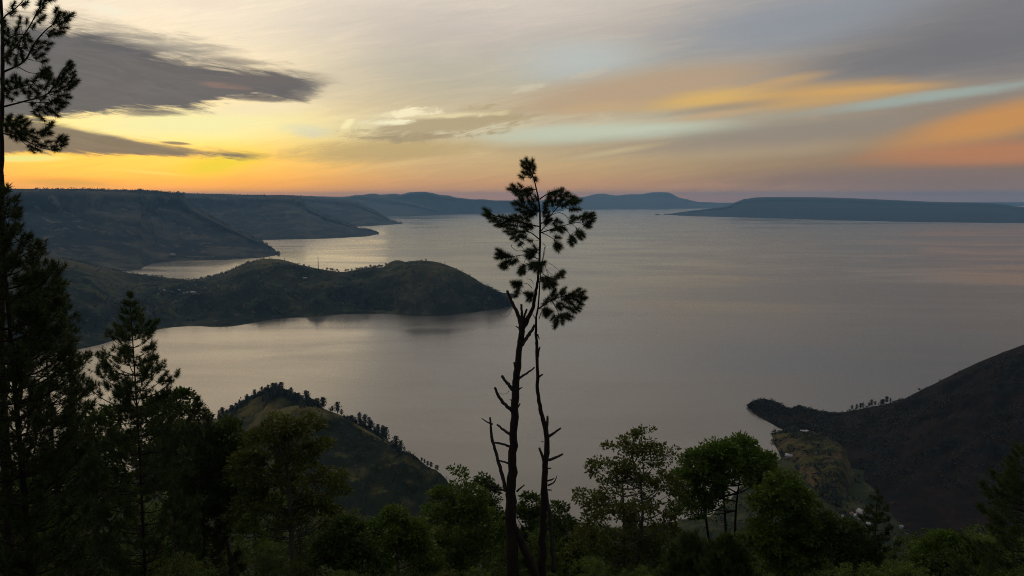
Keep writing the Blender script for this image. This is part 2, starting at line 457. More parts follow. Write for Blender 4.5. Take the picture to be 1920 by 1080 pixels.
# ------------------------------------------------------------------ lake
def water_mat():
    m, t_ = mat_new('lake_water'); l = t_.links.new; N = t_.nodes.new
    o_, p, g = N('ShaderNodeOutputMaterial'), N('ShaderNodeBsdfPrincipled'), N('ShaderNodeNewGeometry')
    def nz(sc, rot, scale, det=4, rough=0.55):
        mpn, n = N('ShaderNodeMapping'), N('ShaderNodeTexNoise')
        mpn.inputs[2].default_value = (0, 0, R(rot)); mpn.inputs[3].default_value = sc
        n.inputs['Scale'].default_value = scale; n.inputs['Detail'].default_value = det; n.inputs['Roughness'].default_value = rough
        n.inputs['Distortion'].default_value = 0.6
        l(g.outputs['Position'], mpn.inputs[0]); l(mpn.outputs[0], n.inputs['Vector']); return n.outputs[0]
    def mp(x, a, b, lo, hi):
        n = N('ShaderNodeMapRange'); n.interpolation_type = 'SMOOTHSTEP'; l(x, n.inputs[0])
        for i, v in enumerate((a, b, lo, hi)): n.inputs[i + 1].default_value = v
        return n.outputs[0]
    wa, wb = nz((0.3, 1, 1), 14, 0.004, 7, 0.62), nz((0.5, 1, 1), -10, 0.0011, 5, 0.55)
    wm = N('ShaderNodeMath'); wm.operation = 'MULTIPLY_ADD'; wm.inputs[1].default_value = 0.9; l(wb, wm.inputs[0])
    wh = N('ShaderNodeMath'); wh.operation = 'MULTIPLY'; wh.inputs[1].default_value = 0.55; l(wa, wh.inputs[0]); l(wh.outputs[0], wm.inputs[2])
    wind = wm.outputs[0]                                 # wind lanes and slicks, about 0.45 to 1.0
    ripples = nz((0.35, 1, 1), -14, 0.09, 5, 0.6)
    chop = nz((0.6, 1, 1), 20, 0.5, 3)
    l(mp(wind, 0.58, 0.86, 0.14, 0.26), p.inputs['Roughness'])
    ad = N('ShaderNodeMath'); ad.operation = 'MULTIPLY_ADD'; ad.inputs[1].default_value = 0.35
    l(chop, ad.inputs[0]); l(ripples, ad.inputs[2])
    b = N('ShaderNodeBump'); l(ad.outputs[0], b.inputs['Height']); b.inputs['Distance'].default_value = 0.9
    l(mp(wind, 0.58, 0.86, 0.03, 0.17), b.inputs['Strength']); l(b.outputs[0], p.inputs['Normal'])
    p.inputs['Base Color'].default_value = (0.085, 0.076, 0.062, 1)
    p.inputs['IOR'].default_value = 1.333; p.inputs['Specular IOR Level'].default_value = 0.8
    l(p.outputs[0], o_.inputs[0])
    return m
mb = MB()
ringr = np.concatenate([[0.0], np.geomspace(300, 33000, 40)])
ang = np.linspace(0, 2 * math.pi, 97)[:-1]
vv = [[0, 0, 0]] + [[r * math.cos(a), r * math.sin(a), 0] for r in ringr[1:] for a in ang]
na = len(ang); k = np.arange(na); k2 = (k + 1) % na
qs = np.concatenate([np.stack([1 + i * na + k, 1 + (i + 1) * na + k, 1 + (i + 1) * na + k2, 1 + i * na + k2], 1) for i in range(len(ringr) - 2)])
mb.add(vv, np.stack([np.zeros(na, int), 1 + k, 1 + k2], 1), qs)
tag(mb.build('lake', water_mat()), kind='structure')

# ------------------------------------------------------------------ land: nets of shore, slope, crest and back
def loft(name, rows, mat, nu=200, nv=60, disp=None, prof=None, cover=None, ends=True):
    """rows: lists of 3-D points, shore first; every row has the same number of columns."""
    rows = [spline(r, nu) for r in rows]
    net = np.stack(rows)                                   # (rows, nu, 3)
    n = len(rows)
    out = np.stack([spline(net[:, j], nv) for j in range(nu)], 1)   # (nv, nu, 3)
    vv_ = np.linspace(0, n - 1, nv)[:, None] * np.ones((1, nu))
    uu = np.linspace(0, 1, nu)[None, :] * np.ones((nv, 1))
    if disp is not None:
        out = out + disp(out, uu, vv_)
    mb = MB()
    i = np.arange(nv - 1)[:, None] * nu + np.arange(nu - 1)[None, :]
    q = np.stack([i, i + 1, i + nu + 1, i + nu], -1).reshape(-1, 4)
    mb.add(out.reshape(-1, 3), None, q)
    o = mb.build(name, mat)
    if cover is not None:
        a = o.data.attributes.new('cover', 'FLOAT', 'POINT')
        a.data.foreach_set('value', cover(out, uu, vv_).astype(np.float32).ravel())
    tag(o, kind='structure')
    return o, out
def win(x, a, b, c, d):                                    # trapezoid window, smooth
    f = lambda t_: t_ * t_ * (3 - 2 * t_)
    return f(np.clip((x - a) / (b - a), 0, 1)) * f(np.clip((d - x) / (d - c), 0, 1))
def interp_poly(pts, xs):
    p = np.array(pts, float)
    return np.interp(xs, p[:, 0], p[:, 1])

# --- headland in the middle of the lake
hx = [-420, -200, -60, 60, 170, 235, 300, 360, 420, 470, 520, 580, 640, 690, 720, 755, 790, 830, 870, 910, 940, 962]
shore = [(-420, 712), (-200, 690), (60, 668), (170, 650), (235, 632), (300, 618), (360, 611), (420, 612), (470, 606), (520, 597), (580, 594), (640, 590), (720, 588), (780, 592), (840, 591), (900, 585), (940, 579), (962, 572)]
crest = [(-420, 460), (-200, 468), (60, 480), (120, 489), (175, 500), (230, 512), (300, 521), (370, 526), (400, 523), (430, 507), (470, 493), (510, 487), (550, 494), (600, 509), (640, 511), (690, 505), (720, 504), (755, 497), (770, 494), (800, 493), (850, 503), (880, 520), (910, 537), (940, 554), (962, 566)]
crestd = [(-420, 2750), (60, 2900), (175, 3050), (300, 3400), (400, 3420), (510, 3300), (600, 3150), (690, 3020), (770, 2900), (850, 2830), (910, 2760), (962, 2640)]
benchz = [(-420, 110), (120, 75), (230, 40), (300, 34), (360, 38), (420, 44), (510, 52), (600, 58), (690, 62), (760, 70), (820, 80), (870, 52), (920, 24), (962, 3)]
benchf = [(-420, .45), (170, .45), (300, .42), (420, .42), (520, .45), (690, .45), (790, .5), (870, .5), (962, .5)]
r0, r1, r2, r3, r4, r5 = [], [], [], [], [], []
for x in hx:
    s_ = on(x, interp_poly(shore, x)); Yc = interp_poly(crestd, x)
    c_ = at(x, interp_poly(crest, x), Yc)
    if x == hx[-1]: c_ = s_ + np.array([0, 5, -2.0])
    f_ = interp_poly(benchf, x)
    m_ = s_ + (c_ - s_) * f_; m_[2] = interp_poly(benchz, x)
    q_ = s_ + (c_ - s_) * (f_ * 0.45); q_[2] = m_[2] * 0.52
    out_ = s_ + (s_ - c_) * 0.02; out_[2] = -2.5
    away_ = np.array([c_[0], c_[1], 0]) / np.hypot(c_[0], c_[1])
    bk = min(0.35 * np.linalg.norm(c_ - s_), 0.5 * max(c_[2], 1) * c_[1] / (H - c_[2]))
    b_ = c_ + away_ * bk; b_[2] = c_[2] - bk * 1.25 * (H - c_[2]) / c_[1] - 1
    e_ = c_ + away_ * bk * 2; e_[2] = -2.5
    for r_, p_ in zip((r0, r1, r2, r3, r4, r5), (out_, q_, m_, c_, b_, e_)):
        r_.append(p_)
hill2 = at(745, 488, 3180)
def head_disp(P, u, v):
    d = np.zeros_like(P)
    w = win(v, 0.1, 0.8, 2.5, 2.98)
    x, y = P[..., 0], P[..., 1]
    gul = ridged(x / 150 + 0.25 * fbm(x / 90, y / 90, 3, 3), y / 420, 4, 5)
    d[..., 2] = w * (34 * gul + 26 * fbm(x / 160, y / 160, 6, 9)) + win(v, 2.4, 2.8, 3.2, 4) * 3 * fbm(x / 60, y / 60, 4, 2)
    d[..., 1] = win(v, -.1, .15, .5, 1.2) * 40 * fbm(x / 140, y / 300, 4, 21)
    # rounded hill behind the crest, and a low spit at the tip
    rr = ((x - hill2[0]) / 120) ** 2 + ((y - hill2[1]) / 150) ** 2
    tgt = hill2[2] * np.exp(-rr)
    d[..., 2] = np.maximum(d[..., 2], np.where(v > 3, tgt - P[..., 2], -1e3))
    return d
def head_cover(P, u, v):
    x, y = P[..., 0], P[..., 1]
    h1 = at(510, 487, 3300); h3 = at(800, 500, 2880)
    a_ = np.exp(-(((x - h1[0]) / 200) ** 2 + ((y - h1[1]) / 170) ** 2)) + 0.5 * np.exp(-(((x - h3[0] - 60) / 170) ** 2 + ((y - h3[1] + 140) / 300) ** 2)) + np.exp(-(((x - hill2[0]) / 130) ** 2 + ((y - hill2[1]) / 160) ** 2))
    a_ = a_ + 0.75 * np.exp(-(((x - at(140, 495, 3000)[0]) / 260) ** 2 + ((y - 3000) / 200) ** 2))
    return np.clip(a_ * 1.15 + 0.7 * fbm(x / 90, y / 90, 5, 31) - 0.05, 0, 1)
M_head = land_mat('headland_cover', (0.006, 0.012, 0.006), (0.055, 0.058, 0.018), (0.09, 0.068, 0.032), 0.8, 0.55, 0.14, 3)
headland, headP = loft('headland', [r0, r1, r2, r3, r4, r5], M_head, 420, 150, head_disp, cover=head_cover)
# low wooded spit at the headland's tip
spit_s = [on(x, y) for x, y in ((895, 575), (925, 569), (950, 563), (972, 557))]
spit_c = [on(x, y, z) for x, y, z in ((895, 545, 14), (925, 548, 12), (950, 551, 8), (972, 555, 1))]
spit_b = [p * np.array([1.01, 1.03, 0]) + np.array([0, 20, -2.5]) for p in spit_c]
loft('headland_spit', [[p - np.array([0, 10, 2.5]) for p in spit_s], spit_c, spit_b], M_head, 60, 16,
     lambda P, u, v: np.dstack([P[..., 0] * 0, P[..., 0] * 0, win(v, .2, .6, 1.4, 1.8) * 5 * fbm(P[..., 0] / 30, P[..., 1] / 30, 3, 4)]))

# --- escarpments and far ranges
def escarp(name, sh, top, topd, mat, bench=(0.5, 0.4), back=2500, amp=70, lam=700, nu=260, nv=70, seed=0, cliff=0.82, tip0=False, cn=0.06):
    xs = sorted(set(x for x, _ in sh) | set(x for x, _ in top))
    rows = [[] for _ in range(6)]
    for x in xs:
        s_ = on(x, interp_poly(sh, x)); c_ = at(x, interp_poly(top, x), interp_poly(topd, x))
        if c_[1] < s_[1] + 20: c_ = at(x, interp_poly(top, x), s_[1] + 20)
        last = x == xs[-1] or (x == xs[0] and tip0)
        if last: c_ = s_ + np.array([0, 6.0, -2.0])
        o_ = s_ - (c_ - s_) * 0.01; o_[2] = -2.5
        m_ = s_ + (c_ - s_) * bench[0]; m_[2] = c_[2] * bench[1]
        k_ = s_ + (c_ - s_) * cliff; k_[2] = c_[2] * (bench[1] + (1 - bench[1]) * 0.55)
        dirn = np.array([s_[0], s_[1], 0]) / np.hypot(s_[0], s_[1])
        drop = max((H - c_[2]) / np.hypot(c_[0], c_[1]), 1e-4)            # sight line over the crest
        bk = 5 if last else max(min(back, 0.5 * c_[2] / drop), 8)
        b_ = c_ + dirn * bk; b_[2] = min(c_[2] * 0.97 - 4, c_[2] - bk * drop - 3)
        e_ = c_ + dirn * bk * 1.6; e_[2] = -2.5
        for r_, p_ in zip(rows, (o_, m_, k_, c_, b_, e_)): r_.append(p_)
    def dsp(P, u, v):
        d = np.zeros_like(P)
        x, y = P[..., 0], P[..., 1]
        h = np.clip(P[..., 2] / 300, 0, 1.2)
        w = win(v, 0.05, 0.9, 2.3, 3.0)
        # gullies run down the slope: noise along the shore, stretched across it
        al = u * np.hypot(rows[0][-1][0] - rows[0][0][0], rows[0][-1][1] - rows[0][0][1])
        gl = ridged(al / lam + 0.35 * fbm(x / lam * 1.5, y / lam * 1.5, 3, seed + 2), v * 0.35 + 0.1, 5, seed)
        d[..., 2] = h * w * (amp * gl + 0.6 * amp * fbm(x / lam * 2, y / lam * 2, 6, seed + 7)) + win(v, 2.7, 2.95, 3.2, 5) * amp * cn * np.clip(h, 0, .8) * fbm(al / (180 + lam * (cn > .1)), v * .5, 5, seed + 11)
        ctop = np.array([r_[2] for r_ in spline(rows[3], nu)])[None, :]
        lim = np.where(v < 2.9, ctop * (0.25 + 0.74 * np.clip(v / 2.9, 0, 1)), 1e9)
        d[..., 2] = np.minimum(P[..., 2] + d[..., 2], np.maximum(lim, P[..., 2])) - P[..., 2]
        d[..., 2] = np.maximum(d[..., 2], -0.45 * np.maximum(P[..., 2], 0))
        return d
    return loft(name, rows, mat, nu, nv, dsp)
M_esc = land_mat('escarpment_cover', (0.010, 0.014, 0.013), (0.062, 0.06, 0.04), (0.11, 0.098, 0.07), 2.6, 0.53, 0.2, 9)
M_far = land_mat('far_range_hazed_cover', (0.05, 0.058, 0.05), (0.085, 0.088, 0.07), (0.11, 0.10, 0.08), 8.0, 0.58, 0.05, 12)  # forest colours lightened and greyed: some of the distant haze is painted in
M_isl = land_mat('far_island_cover', (0.014, 0.024, 0.02), (0.024, 0.034, 0.026), (0.04, 0.04, 0.032), 8.0, 0.6, 0.05, 12)
_, esc1 = escarp('escarpment', [(-500, 560), (-200, 540), (60, 520), (200, 512), (262, 505), (285, 494), (330, 489), (420, 488), (500, 483), (525, 478)],
       [(-500, 354), (-200, 357), (60, 358.5), (150, 358), (260, 360), (300, 363), (337, 367), (367, 393), (423, 423), (474, 446), (510, 464), (525, 476)],
       [(-500, 4700), (60, 5300), (260, 6100), (337, 6300), (423, 6000), (525, 5300)], M_esc, (0.5, 0.3), 2600, 150, 480, 340, 110, 3, 0.86)
_, esc2 = escarp('escarpment', [(180, 456), (340, 452), (490, 450), (620, 447.5), (690, 444), (712, 439)],
       [(180, 362), (337, 365), (420, 367), (500, 369), (556, 371), (577, 388), (612, 405), (663, 424), (700, 435), (712, 438)],
       [(180, 8700), (500, 9300), (577, 9200), (663, 8500), (712, 8100)], M_esc, (0.5, 0.33), 2600, 140, 600, 220, 90, 14, 0.86)
_, esc3 = escarp('escarpment', [(480, 428), (620, 426), (690, 424), (735, 421.5), (757, 420)],
       [(480, 368), (560, 369), (638, 376), (668, 381), (704, 397), (735, 414), (757, 419)],
       [(480, 12300), (638, 12600), (704, 11800), (757, 11000)], M_esc, (0.5, 0.35), 2600, 120, 700, 160, 60, 25, 0.86)
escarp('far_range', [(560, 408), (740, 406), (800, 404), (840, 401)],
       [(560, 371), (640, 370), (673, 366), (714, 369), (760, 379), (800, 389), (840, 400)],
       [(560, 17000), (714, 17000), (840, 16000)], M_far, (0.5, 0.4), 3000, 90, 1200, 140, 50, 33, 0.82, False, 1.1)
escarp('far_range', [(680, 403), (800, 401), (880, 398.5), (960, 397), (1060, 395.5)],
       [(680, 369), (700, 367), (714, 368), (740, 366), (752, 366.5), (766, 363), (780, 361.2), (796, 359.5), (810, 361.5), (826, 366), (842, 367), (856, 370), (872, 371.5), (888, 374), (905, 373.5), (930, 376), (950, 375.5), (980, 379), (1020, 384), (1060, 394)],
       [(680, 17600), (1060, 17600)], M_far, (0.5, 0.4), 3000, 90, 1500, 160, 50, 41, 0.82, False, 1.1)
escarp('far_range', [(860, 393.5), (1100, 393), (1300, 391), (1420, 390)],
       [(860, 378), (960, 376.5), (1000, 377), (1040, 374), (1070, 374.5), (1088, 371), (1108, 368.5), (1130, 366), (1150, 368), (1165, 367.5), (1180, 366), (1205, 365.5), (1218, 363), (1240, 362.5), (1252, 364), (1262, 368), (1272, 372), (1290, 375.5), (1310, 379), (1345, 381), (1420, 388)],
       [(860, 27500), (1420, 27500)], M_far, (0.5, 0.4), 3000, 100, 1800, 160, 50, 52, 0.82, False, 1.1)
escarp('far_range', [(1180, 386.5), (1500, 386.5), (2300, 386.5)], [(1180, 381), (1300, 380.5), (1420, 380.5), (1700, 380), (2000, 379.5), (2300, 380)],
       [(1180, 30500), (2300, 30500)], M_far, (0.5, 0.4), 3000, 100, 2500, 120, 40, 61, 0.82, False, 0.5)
escarp('far_island', [(1242, 402.5), (1290, 405), (1400, 408), (1540, 412), (1700, 416), (1920, 418.5), (2300, 422)],
       [(1242, 401.5), (1290, 396), (1330, 391.5), (1362, 387), (1380, 380), (1395, 375), (1432, 371.5), (1540, 372), (1640, 375.5), (1750, 380), (1860, 382.5), (1920, 389), (2050, 395), (2300, 400)],
       [(1242, 16600), (1290, 16600), (1432, 16500), (1920, 14300), (2300, 13500)], M_isl, (0.5, 0.45), 3500, 60, 1100, 300, 50, 71, 0.82, True)
mb = MB()
for px, w in ((1233, 60), (1246, 25)):                      # two islets off the far island's point
    c_ = on(px, 403.2)
    u_ = np.linspace(0, 2 * math.pi, 13)[:-1]
    ring = np.stack([c_[0] + w * np.cos(u_), c_[1] + w * 2 * np.sin(u_), u_ * 0 - 1.5], 1)
    mid_r = np.stack([c_[0] + w * .6 * np.cos(u_), c_[1] + w * 1.2 * np.sin(u_), 14 + 4 * np.sin(u_ * 3)], 1)
    kk = np.arange(12); kk2 = (kk + 1) % 12
    mbi = MB(); mbi.add(np.concatenate([ring, mid_r, [c_ + np.array([0, 0, 20])]]), np.stack([12 + kk, 12 + kk2, np.full(12, 24)], 1), np.stack([kk, kk2, 12 + kk2, 12 + kk], 1))
    tag(mbi.build('islet', M_isl), kind='structure')

# --- near hill with the pine crest
nx = [330, 380, 406, 454, 487, 517, 543, 587, 617, 647, 676, 713, 750, 790, 824, 850, 880]
ncrest = [(330, 815), (380, 800), (406, 788), (454, 759), (487, 742), (517, 735), (543, 740), (587, 758), (617, 771), (647, 784), (676, 801), (713, 822), (750, 846), (790, 868), (824, 891), (850, 915), (880, 945)]
ncd = [(330, 1290), (406, 1290), (454, 1270), (517, 1240), (587, 1190), (647, 1140), (713, 1080), (790, 1020), (850, 945), (880, 890)]
n0, n1, n2, n3, n4 = [], [], [], [], []
for x in nx:
    c_ = at(x, interp_poly(ncrest, x), interp_poly(ncd, x)); c_[2] = max(c_[2], 1.0)
    ft = np.array([c_[0] * 0.78, min(840.0, c_[1] - 60), 12.0])
    m_ = ft + (c_ - ft) * 0.6; m_[2] = c_[2] * 0.62 + 8
    away_ = np.array([c_[0], c_[1], 0]) / np.hypot(c_[0], c_[1])
    b_ = c_ + away_ * (c_[2] * 0.75 + 2); b_[2] = c_[2] * 0.4 - 1
    e_ = c_ + away_ * (c_[2] * 1.5 + 4); e_[2] = -3.0
    for r_, p_ in zip((n0, n1, n2, n3, n4), (ft - np.array([0, 90, 22]), m_, c_, b_, e_)): r_.append(p_)
kn = at(552, 763, 1130)
def near_disp(P, u, v):
    d = np.zeros_like(P); x, y = P[..., 0], P[..., 1]
    d[..., 2] = win(v, .1, .6, 1.7, 1.98) * (11 * ridged(x / 60, y / 160, 5, 8) + 8 * fbm(x / 45, y / 45, 6, 12))
    # grassy knoll in front of the crest
    ex = np.where(x > kn[0], 120, 75)
    tgt = kn[2] * np.exp(-(((x - kn[0]) / ex) ** 2 + ((y - kn[1]) / 75) ** 2) * 0.9) + 1.2 * fbm(x / 14, y / 14, 4, 3)
    a_, b_ = P[..., 2] + d[..., 2], tgt
    k_ = 7.0
    sm = np.maximum(a_, b_) + np.maximum(k_ - np.abs(a_ - b_), 0) ** 2 / (4 * k_)
    d[..., 2] = sm - P[..., 2]
    return d
def near_cover(P, u, v):
    x, y, z = P[..., 0], P[..., 1], P[..., 2]
    g_ = np.exp(-(((x - kn[0] + 10) / 75) ** 2 + ((y - kn[1]) / 50) ** 2)) * 1.2
    l_ = win(v, 1.25, 1.7, 2.0, 2.3) * win(x, at(395, 790, 1290)[0], at(420, 780, 1280)[0], at(480, 745, 1250)[0], at(520, 735, 1240)[0])
    r_ = win(v, 1.82, 1.97, 2.05, 2.2) * 0.8
    return np.clip(g_ + l_ * 0.8 + r_ + 0.9 * fbm(x / 22, y / 22, 5, 77) - 0.12, 0, 1)
M_near = land_mat('near_hill_cover', (0.010, 0.014, 0.005), (0.088, 0.09, 0.022), (0.14, 0.10, 0.036), 0.3, 0.62, 0.05, 1.2)
near_hill, nearP = loft('near_hill', [n0, n1, n2, n3, n4], M_near, 320, 160, near_disp, cover=near_cover)

# --- burnt hill on the right with its point
bx = [1402, 1420, 1450, 1480, 1500, 1540, 1580, 1620, 1660, 1690, 1720, 1760, 1800, 1850, 1880, 1920, 1980, 2080, 2250]
bcrest = [(1402, 759), (1420, 751), (1450, 752), (1480, 767), (1500, 763), (1540, 772), (1580, 774), (1620, 767), (1660, 759), (1690, 751), (1720, 736), (1760, 716), (1800, 696), (1850, 673), (1880, 661), (1920, 646), (1980, 628), (2080, 605), (2250, 580)]
bcd = [(1402, 1395), (1450, 1385), (1480, 1370), (1540, 1335), (1620, 1320), (1690, 1310), (1800, 1290), (1920, 1260), (2250, 1200)]
bshore = [(1402, 762), (1420, 781), (1445, 793), (1450, 800), (1455, 812)]
bfoot = [(1402, 764), (1420, 781), (1450, 800), (1480, 825), (1500, 832), (1540, 846), (1580, 880), (1620, 930), (1660, 965), (1720, 985), (1800, 1010), (1920, 1030), (2250, 1060)]
b0, b1, b2, b3, b4, b5 = [], [], [], [], [], []
for x in bx:
    c_ = at(x, interp_poly(bcrest, x), interp_poly(bcd, x)); c_[2] = max(c_[2], 2.0)
    f_ = on(x, interp_poly(bfoot, x), interp_poly([(1402, 0), (1455, 0), (1500, 2), (1580, 8), (1700, 14), (2250, 30)], x))
    m_ = f_ + (c_ - f_) * 0.38; m_[2] = f_[2] + (c_[2] - f_[2]) * 0.36
    m2_ = f_ + (c_ - f_) * 0.72; m2_[2] = f_[2] + (c_[2] - f_[2]) * 0.75
    o_ = f_ - (c_ - f_) * 0.06; o_[2] = f_[2] - 6 if x > 1460 else -2.5
    away_ = np.array([c_[0], c_[1], 0]) / np.hypot(c_[0], c_[1])
    b_ = c_ + away_ * (c_[2] * 1.0 + 2); b_[2] = c_[2] * 0.4 - 1
    e_ = c_ + away_ * (c_[2] * 1.9 + 4); e_[2] = -3.0
    if x == bx[0]: c_ = f_ + away_ * 4; c_[2] = 0.5; m_ = f_ + away_; m2_ = f_ + away_ * 2; b_ = f_ + away_ * 6; e_ = f_ + away_ * 8; o_ = f_.copy(); b_[2] = e_[2] = o_[2] = m_[2] = -2.0
    for r_, p_ in zip((b0, b1, b2, b3, b4, b5), (o_, m_, m2_, c_, b_, e_)): r_.append(p_)
def burnt_disp(P, u, v):
    d = np.zeros_like(P); x, y = P[..., 0], P[..., 1]
    h = np.clip(P[..., 2] / 40, 0, 1)
    d[..., 2] = h * win(v, .2, .9, 2.4, 2.97) * (17 * ridged(x / 60 + .3 * fbm(x / 40, y / 40, 3, 6), y / 190, 5, 18) + 13 * fbm(x / 55, y / 55, 6, 13)) + h * win(v, 2.5, 2.9, 3.1, 3.6) * 1.2 * fbm(x / 14, y / 14, 4, 5)
    return d
def burnt_cover(P, u, v):
    x, y = P[..., 0], P[..., 1]
    tipx = at(1440, 775, 1350)[0]
    a_ = win(v, 2.75, 2.93, 3.0, 3.3) * win(x, at(1690, 750, 1310)[0], at(1720, 736, 1300)[0], at(1760, 716, 1300)[0], at(1790, 700, 1290)[0]) * 0.5
    tip = 0.35 * np.exp(-((x - tipx + 25) / 40) ** 2) * win(v, 2.0, 2.7, 4, 5)
    return np.clip(a_ + tip + 0.6 * fbm(x / 25, y / 25, 5, 44) - 0.2, 0, 1)
M_burnt = land_mat('burnt_hill_cover', (0.006, 0.0055, 0.0035), (0.019, 0.011, 0.007), (0.05, 0.026, 0.016), 0.3, 0.5, 0.08, 1.5)
burnt_hill, burntP = loft('burnt_hill', [b0, b1, b2, b3, b4, b5], M_burnt, 320, 150, burnt_disp, cover=burnt_cover)

# --- the slope below the camera and the valley floor
az = np.radians(np.concatenate([np.linspace(-180, -62, 40)[:-1], np.linspace(-62, 62, 260), np.linspace(62, 180, 40)[1:]]))
dd = np.concatenate([[0.0], np.geomspace(1.5, 1150, 190)])
def ground_z(x, y):
    d = np.hypot(x, y); a = np.degrees(np.arctan2(x, y))
    sl = 398.2 - 0.6 * d - 0.02 * np.minimum(d, 60)
    # grassy shelf below on the left
    sl = sl + 5.0 * np.exp(-((a + 19) / 5.0) ** 2) * win(d, 34, 52, 60, 90)
    sl = sl + (np.clip(d / 30, 0, 1)) * (2.2 * fbm(x / 18, y / 18, 4, 3)) + np.clip((d - 60) / 200, 0, 1) * 22 * fbm(x / 120, y / 120, 4, 9)
    back = np.clip((np.abs(a) - 75) / 40, 0, 1)            # the hill goes on behind the viewer
    sl = sl * (1 - back) + (398.2 + 0.25 * d + 0 * sl) * back
    sl = np.where(back > 0, np.minimum(sl, 470), sl)
    # valley floor on the right and left; the lake in between
    shore_d = np.interp(a, [-60, -30, -24, -16, -8, -4, 2, 9, 13, 15.5, 17.2, 18.6, 19.8, 21, 23, 30, 60],
                        [1200, 1180, 1150, 1040, 900, 865, 860, 880, 905, 920, 1010, 1130, 1240, 1330, 1400, 1400, 1400])
    shore_d = shore_d + 22 * fbm(x / 60, y / 60, 4, 51)
    vz = np.clip((shore_d - d) * 0.06, -3.5, 9) + np.where(d < shore_d, 1.5 * fbm(x / 40, y / 40, 4, 15), 0)
    k_ = 30.0
    return np.maximum(sl, vz) + np.maximum(k_ - np.abs(sl - vz), 0) ** 2 / (4 * k_) * (d < shore_d - 30)
A_, D_ = np.meshgrid(az, dd)
gx, gy = D_ * np.sin(A_), D_ * np.cos(A_)
gz = ground_z(gx, gy)
mb = MB(); nu_ = len(az)
i_ = np.arange(len(dd) - 1)[:, None] * nu_ + np.arange(nu_ - 1)[None, :]
mb.add(np.stack([gx, gy, gz], -1).reshape(-1, 3), None, np.stack([i_, i_ + nu_, i_ + nu_ + 1, i_ + 1], -1).reshape(-1, 4))
M_slope = land_mat('slope_cover', (0.022, 0.03, 0.012), (0.055, 0.06, 0.02), (0.09, 0.07, 0.035), 0.25, 0.52, 0.1, 0.5)
ground = mb.build('ground', M_slope)
tag(ground, kind='structure')

# grassy bank above the valley shore, open fields and bare soil
bsh = [(1447, 812), (1451, 830), (1461, 850), (1469, 868), (1475, 886), (1494, 906), (1520, 926), (1548, 948)]
bin_ = [(1490, 812, 6), (1545, 818, 14), (1566, 836, 22), (1570, 856, 28), (1570, 880, 30), (1570, 902, 26), (1566, 926, 20), (1566, 948, 13)]
bk1 = [on(x, y, 0.0) for x, y in bsh]
bk0 = [p + np.array([-14, 0, -2.5]) for p in bk1]
bk4 = [on(x, y, z) for x, y, z in bin_]
bk2 = [a + (b - a) * 0.3 + np.array([0, 0, b[2] * 0.12]) for a, b in zip(bk1, bk4)]
bk3 = [a + (b - a) * 0.7 + np.array([0, 0, b[2] * 0.12]) for a, b in zip(bk1, bk4)]
bk5 = [p + np.array([40, 25, -p[2] - 5]) for p in bk4]
M_bank = land_mat('bank_cover', (0.014, 0.019, 0.006), (0.068, 0.064, 0.017), (0.13, 0.08, 0.045), 0.25, 0.53, 0.2, 1.0)
_, bankP = loft('grassy_bank', [bk0, bk1, bk2, bk3, bk4, bk5], M_bank, 120, 60,
     lambda P, u, v: np.dstack([P[..., 0] * 0, P[..., 0] * 0, win(v, 1.0, 1.6, 4.2, 4.9) * (7 * ridged(P[..., 0] / 40, P[..., 1] / 30, 5, 3) + 5 * fbm(P[..., 0] / 14, P[..., 1] / 14, 5, 8))]),
     cover=lambda P, u, v: np.clip(0.22 + 1.5 * fbm(P[..., 0] / 26, P[..., 1] / 26, 4, 5), 0, 1))

# ------------------------------------------------------------------ haze over the lake basin
mb = MB()
hxx, z0, z1 = 36500, -8.8, 568.0
c8 = [[sx * hxx, sy * hxx, z] for z in (z0, z1) for sx, sy in ((-1, -1), (1, -1), (1, 1), (-1, 1))]
mb.add(c8, None, [[0, 3, 2, 1], [4, 5, 6, 7], [0, 1, 5, 4], [1, 2, 6, 5], [2, 3, 7, 6], [3, 0, 4, 7]])
hm, ht = mat_new('haze_air')
ho, hv = ht.nodes.new('ShaderNodeOutputMaterial'), ht.nodes.new('ShaderNodeVolumePrincipled')
hv.inputs['Color'].default_value = (0.33, 0.63, 1.0, 1)
hv.inputs['Density'].default_value = 3.5e-5
hv.inputs['Anisotropy'].default_value = 0.2
ht.links.new(hv.outputs[0], ho.inputs['Volume'])
haze = mb.build('haze', hm, None, False)
tag(haze, kind='stuff')

# ------------------------------------------------------------------ vegetation builders
def rot_to(dirs):                          # frames whose third axis is dirs (N,3) -> (N,3,3) rows x,y,z
    d = dirs / (np.linalg.norm(dirs, axis=1, keepdims=True) + 1e-9)
    a = rng.normal(size=d.shape)
    x = np.cross(a, d); x /= np.linalg.norm(x, axis=1, keepdims=True) + 1e-9
    return np.stack([x, np.cross(d, x), d], 1)
def unit(n):
    v = rng.normal(size=(n, 3)); return v / np.linalg.norm(v, axis=1, keepdims=True)
def tuft_tris(n, axis_len, needle, width, spread=1.0):
    s_ = rng.uniform(0, 1, n)
    th = R(16) + R(92) * (1 - s_) * spread + rng.uniform(-.18, .22, n)
    ph = rng.uniform(0, 2 * math.pi, n)
    d = np.stack([np.sin(th) * np.cos(ph), np.sin(th) * np.sin(ph), np.cos(th)], 1)
    b = np.zeros((n, 3)); b[:, 2] = (s_ - 0.5) * axis_len
    sd_ = np.cross(d, unit(n)); sd_ /= np.linalg.norm(sd_, axis=1, keepdims=True)
    ln = needle * rng.uniform(.7, 1.1, n)[:, None]
    w = sd_ * width
    return np.stack([b - w, b + w, b + d * ln], 1)      # (n,3,3)
